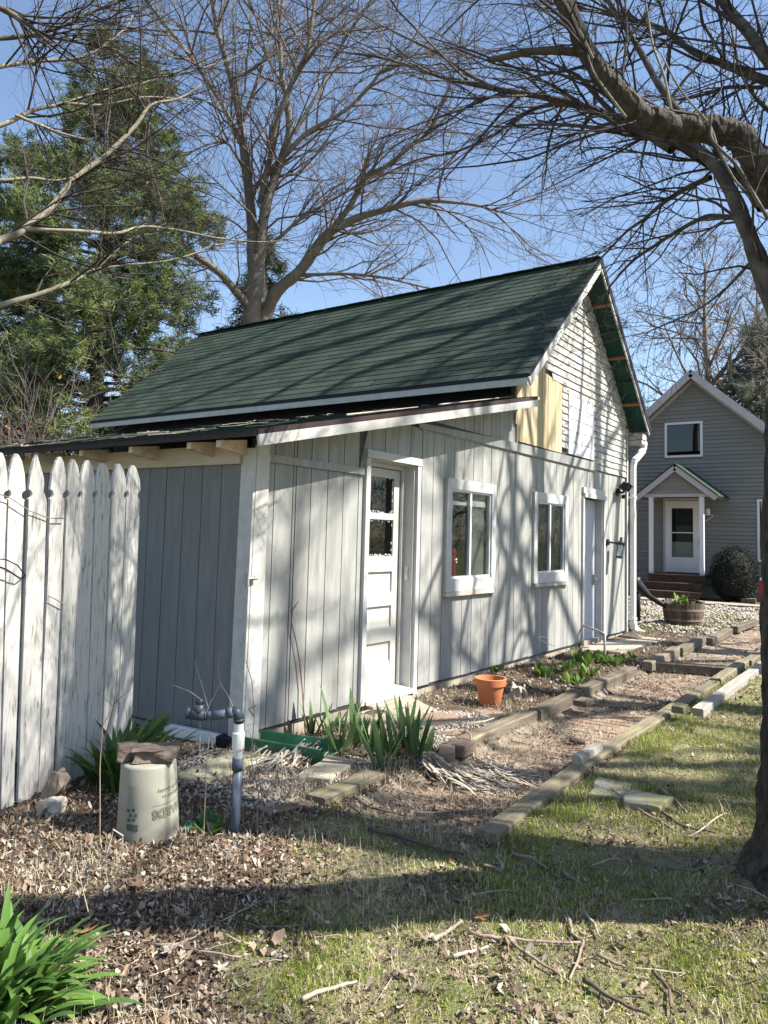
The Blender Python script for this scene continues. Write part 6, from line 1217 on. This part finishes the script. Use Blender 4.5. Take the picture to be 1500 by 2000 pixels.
# forked tree whose shadow stands between the two shed windows: trunk rays traced back towards the sun
k_=4.6; tx=5.06+.34*k_; rd=random.Random(81); fk=thing('bare_tree','forked bare tree on the lawn right of the picture, shading the shed front','tree',(tx,-k_,-.1)); tb=TB(); tr=TB()
F0=lambda x,z,d: np.array([x+.34*d,-d,z+1.21*d])         # place whose shadow falls at (x, z) on the shed front
sh=lambda pts,d0,d1: [F0(x,z,d0+(d1-d0)*i/(len(pts)-1)) for i,(x,z) in enumerate(pts)]
zt=lambda d: 1.21*d
P0=np.array([tx,-k_,-.1]); P1=F0(5.07,.0,k_)
S=smooth_path([P0,P0*.5+P1*.5,P1,F0(5.02,1.0,k_),F0(4.93,2.4,k_)]); tr.tube(S,np.interp(np.arange(len(S)),[0,10,len(S)-1],[.26,.195,.14]),12); tr.build('trunk',[M['bark']],fk)
for pts,r0,r1 in (([(4.95,1.6),(4.70,2.5),(4.45,3.1),(4.2,3.6)],.05,.03),([(4.96,2.2),(4.98,2.9),(5.05,3.4),(5.0,4.4)],.07,.04),([(5.05,.3),(5.4,1.1),(5.75,2.0),(6.15,2.8),(6.35,3.7),(6.4,4.6)],.07,.035),([(5.75,2.0),(6.3,2.5),(6.9,3.0),(7.4,3.6)],.035,.02),([(5.1,.6),(4.3,1.0),(3.9,1.45),(4.0,1.9),(4.4,1.95),(4.8,1.5)],.035,.02),([(4.2,1.1),(4.1,.4),(3.9,-.4)],.035,.025),([(4.0,1.5),(3.7,.8),(3.5,.1)],.02,.012),([(3.0,.2),(3.3,1.0),(3.8,1.9),(4.1,2.9)],.035,.02),([(6.9,1.0),(7.3,1.5),(8.0,2.4)],.035,.02),([(5.0,.1),(4.5,.3),(4.2,.0)],.03,.02),([(2.2,.6),(2.7,1.3),(3.0,1.9)],.03,.02)):
    limb(tb,sh(pts,k_,k_+.3),r0,r1,ps,5,1.0,1,8,0)
def roofpt(px,py):
    dd=ray(px,py); n3=np.array([-.8865,0,1.]); P0=np.array([3.948,0,3.24]); t=((P0-CP)@n3)/(dd@n3); return CP+t*dd
for pts,r0,r1,d in (([(1120,560),(980,615),(850,680),(700,730),(600,790)],.10,.05,7.5),([(1060,600),(900,640),(780,665),(640,720),(500,790)],.08,.05,8),([(900,580),(760,640),(600,690),(430,760),(300,810)],.10,.05,9),([(1130,640),(1000,660),(880,700),(800,760)],.06,.04,7.5),([(700,620),(560,670),(420,720),(300,760)],.09,.04,9.5),([(1000,545),(860,600),(700,660),(540,700)],.07,.04,8.5),([(640,600),(520,650),(420,690),(330,720)],.06,.03,10),([(1100,680),(960,700),(820,735)],.05,.03,7),([(1150,530),(1080,600),(1040,680),(1000,730)],.07,.04,7)):
    limb(tb,[roofpt(px,py)+np.array([.34,-1,1.21])*d for px,py in pts],r0,r1,ps,7,1.1,1,8,0)
tb.tube(smooth_path([F0(4.93,2.4,k_),F0(5.0,4.4,k_),np.array([7.2,-5.8,11]),roofpt(1060,600)+np.array([.34,-1,1.21])*8]),np.linspace(.12,.08,16),8)
tb.build('branches',[M['barkthin'],M['twig']],fk)
shade((6.0,-9.5,-.1),19,.34,91,'bare tree farther back behind the viewer, right',nb=11,spread=.42,p=ps,lev=2)
shade((5.4,-14.5,-.1),21,.36,92,'bare tree standing behind the viewer',nb=10,spread=.42,p=ps,lev=2)
shade((9.5,-7.5,-.1),18,.34,93,'tall bare tree beyond the lawn to the right',nb=13,spread=.42,p=ps,lev=2)
shade((1.2,-16.0,-.1),17,.28,94,'bare tree behind the viewer to the left',nb=9,spread=.42,p=ps,lev=2)
for k,(x,y) in enumerate(((-14,-30),(0,-38),(14,-36),(28,-28),(-26,-16),(40,-18))): bare((x,y,-.1),12,.3,120+k,['bare tree far behind the viewer on the left','bare tree straight behind the viewer, far off','bare tree far behind the viewer, right of the straight one','bare tree in the far right corner of the yard','bare tree at the far left, level with the viewer','bare tree beyond the far right of the lawn'][k],[M['barkthin'],M['twig']],.5,nb=20,lev=2,group='trees behind the viewer',p={'wob':.2,'up':.02,'n':{3:4,2:6,1:5},'ang':(.3,1.0),'len':(.4,.65),'rmin':.03,'tw':.1})
# far tree line closing the horizon
def wood(name,pts,h,seed):
    g_=np.random.default_rng(seed); n=26000; P=[]
    pts=np.array(pts,float); seg=g_.integers(0,len(pts)-1,n); t=g_.random(n)[:,None]; c=pts[seg]+(pts[seg+1]-pts[seg])*t; hh=h*(.55+.6*vn(c[:,0],c[:,1],.09,seed)); z=g_.random(n)**.8*hh
    P=np.stack([c[:,0]+g_.normal(0,1.5,n),c[:,1]+g_.normal(0,1.5,n),z],1); a=g_.normal(size=(n,3)); a[:,2]+=1.2; a/=np.linalg.norm(a,axis=1)[:,None]; s=np.cross(a,g_.normal(size=(n,3))); s/=np.linalg.norm(s,axis=1)[:,None]
    V=np.stack([P-s*.035,P+s*.035,P+a*1.4],1).reshape(-1,3); o=arr(name,V,np.arange(len(V)).reshape(-1,3),[M['twigpink'],M['greybark']],g_.integers(0,2,n),kind='stuff'); return o
wood('far_thicket',[(70,-20),(75,20),(60,50),(30,70),(0,75),(-40,60)],6,5)
wood('far_thicket',[(-40,60),(-60,0),(-50,-50),(0,-60),(50,-55),(70,-20)],7,6)
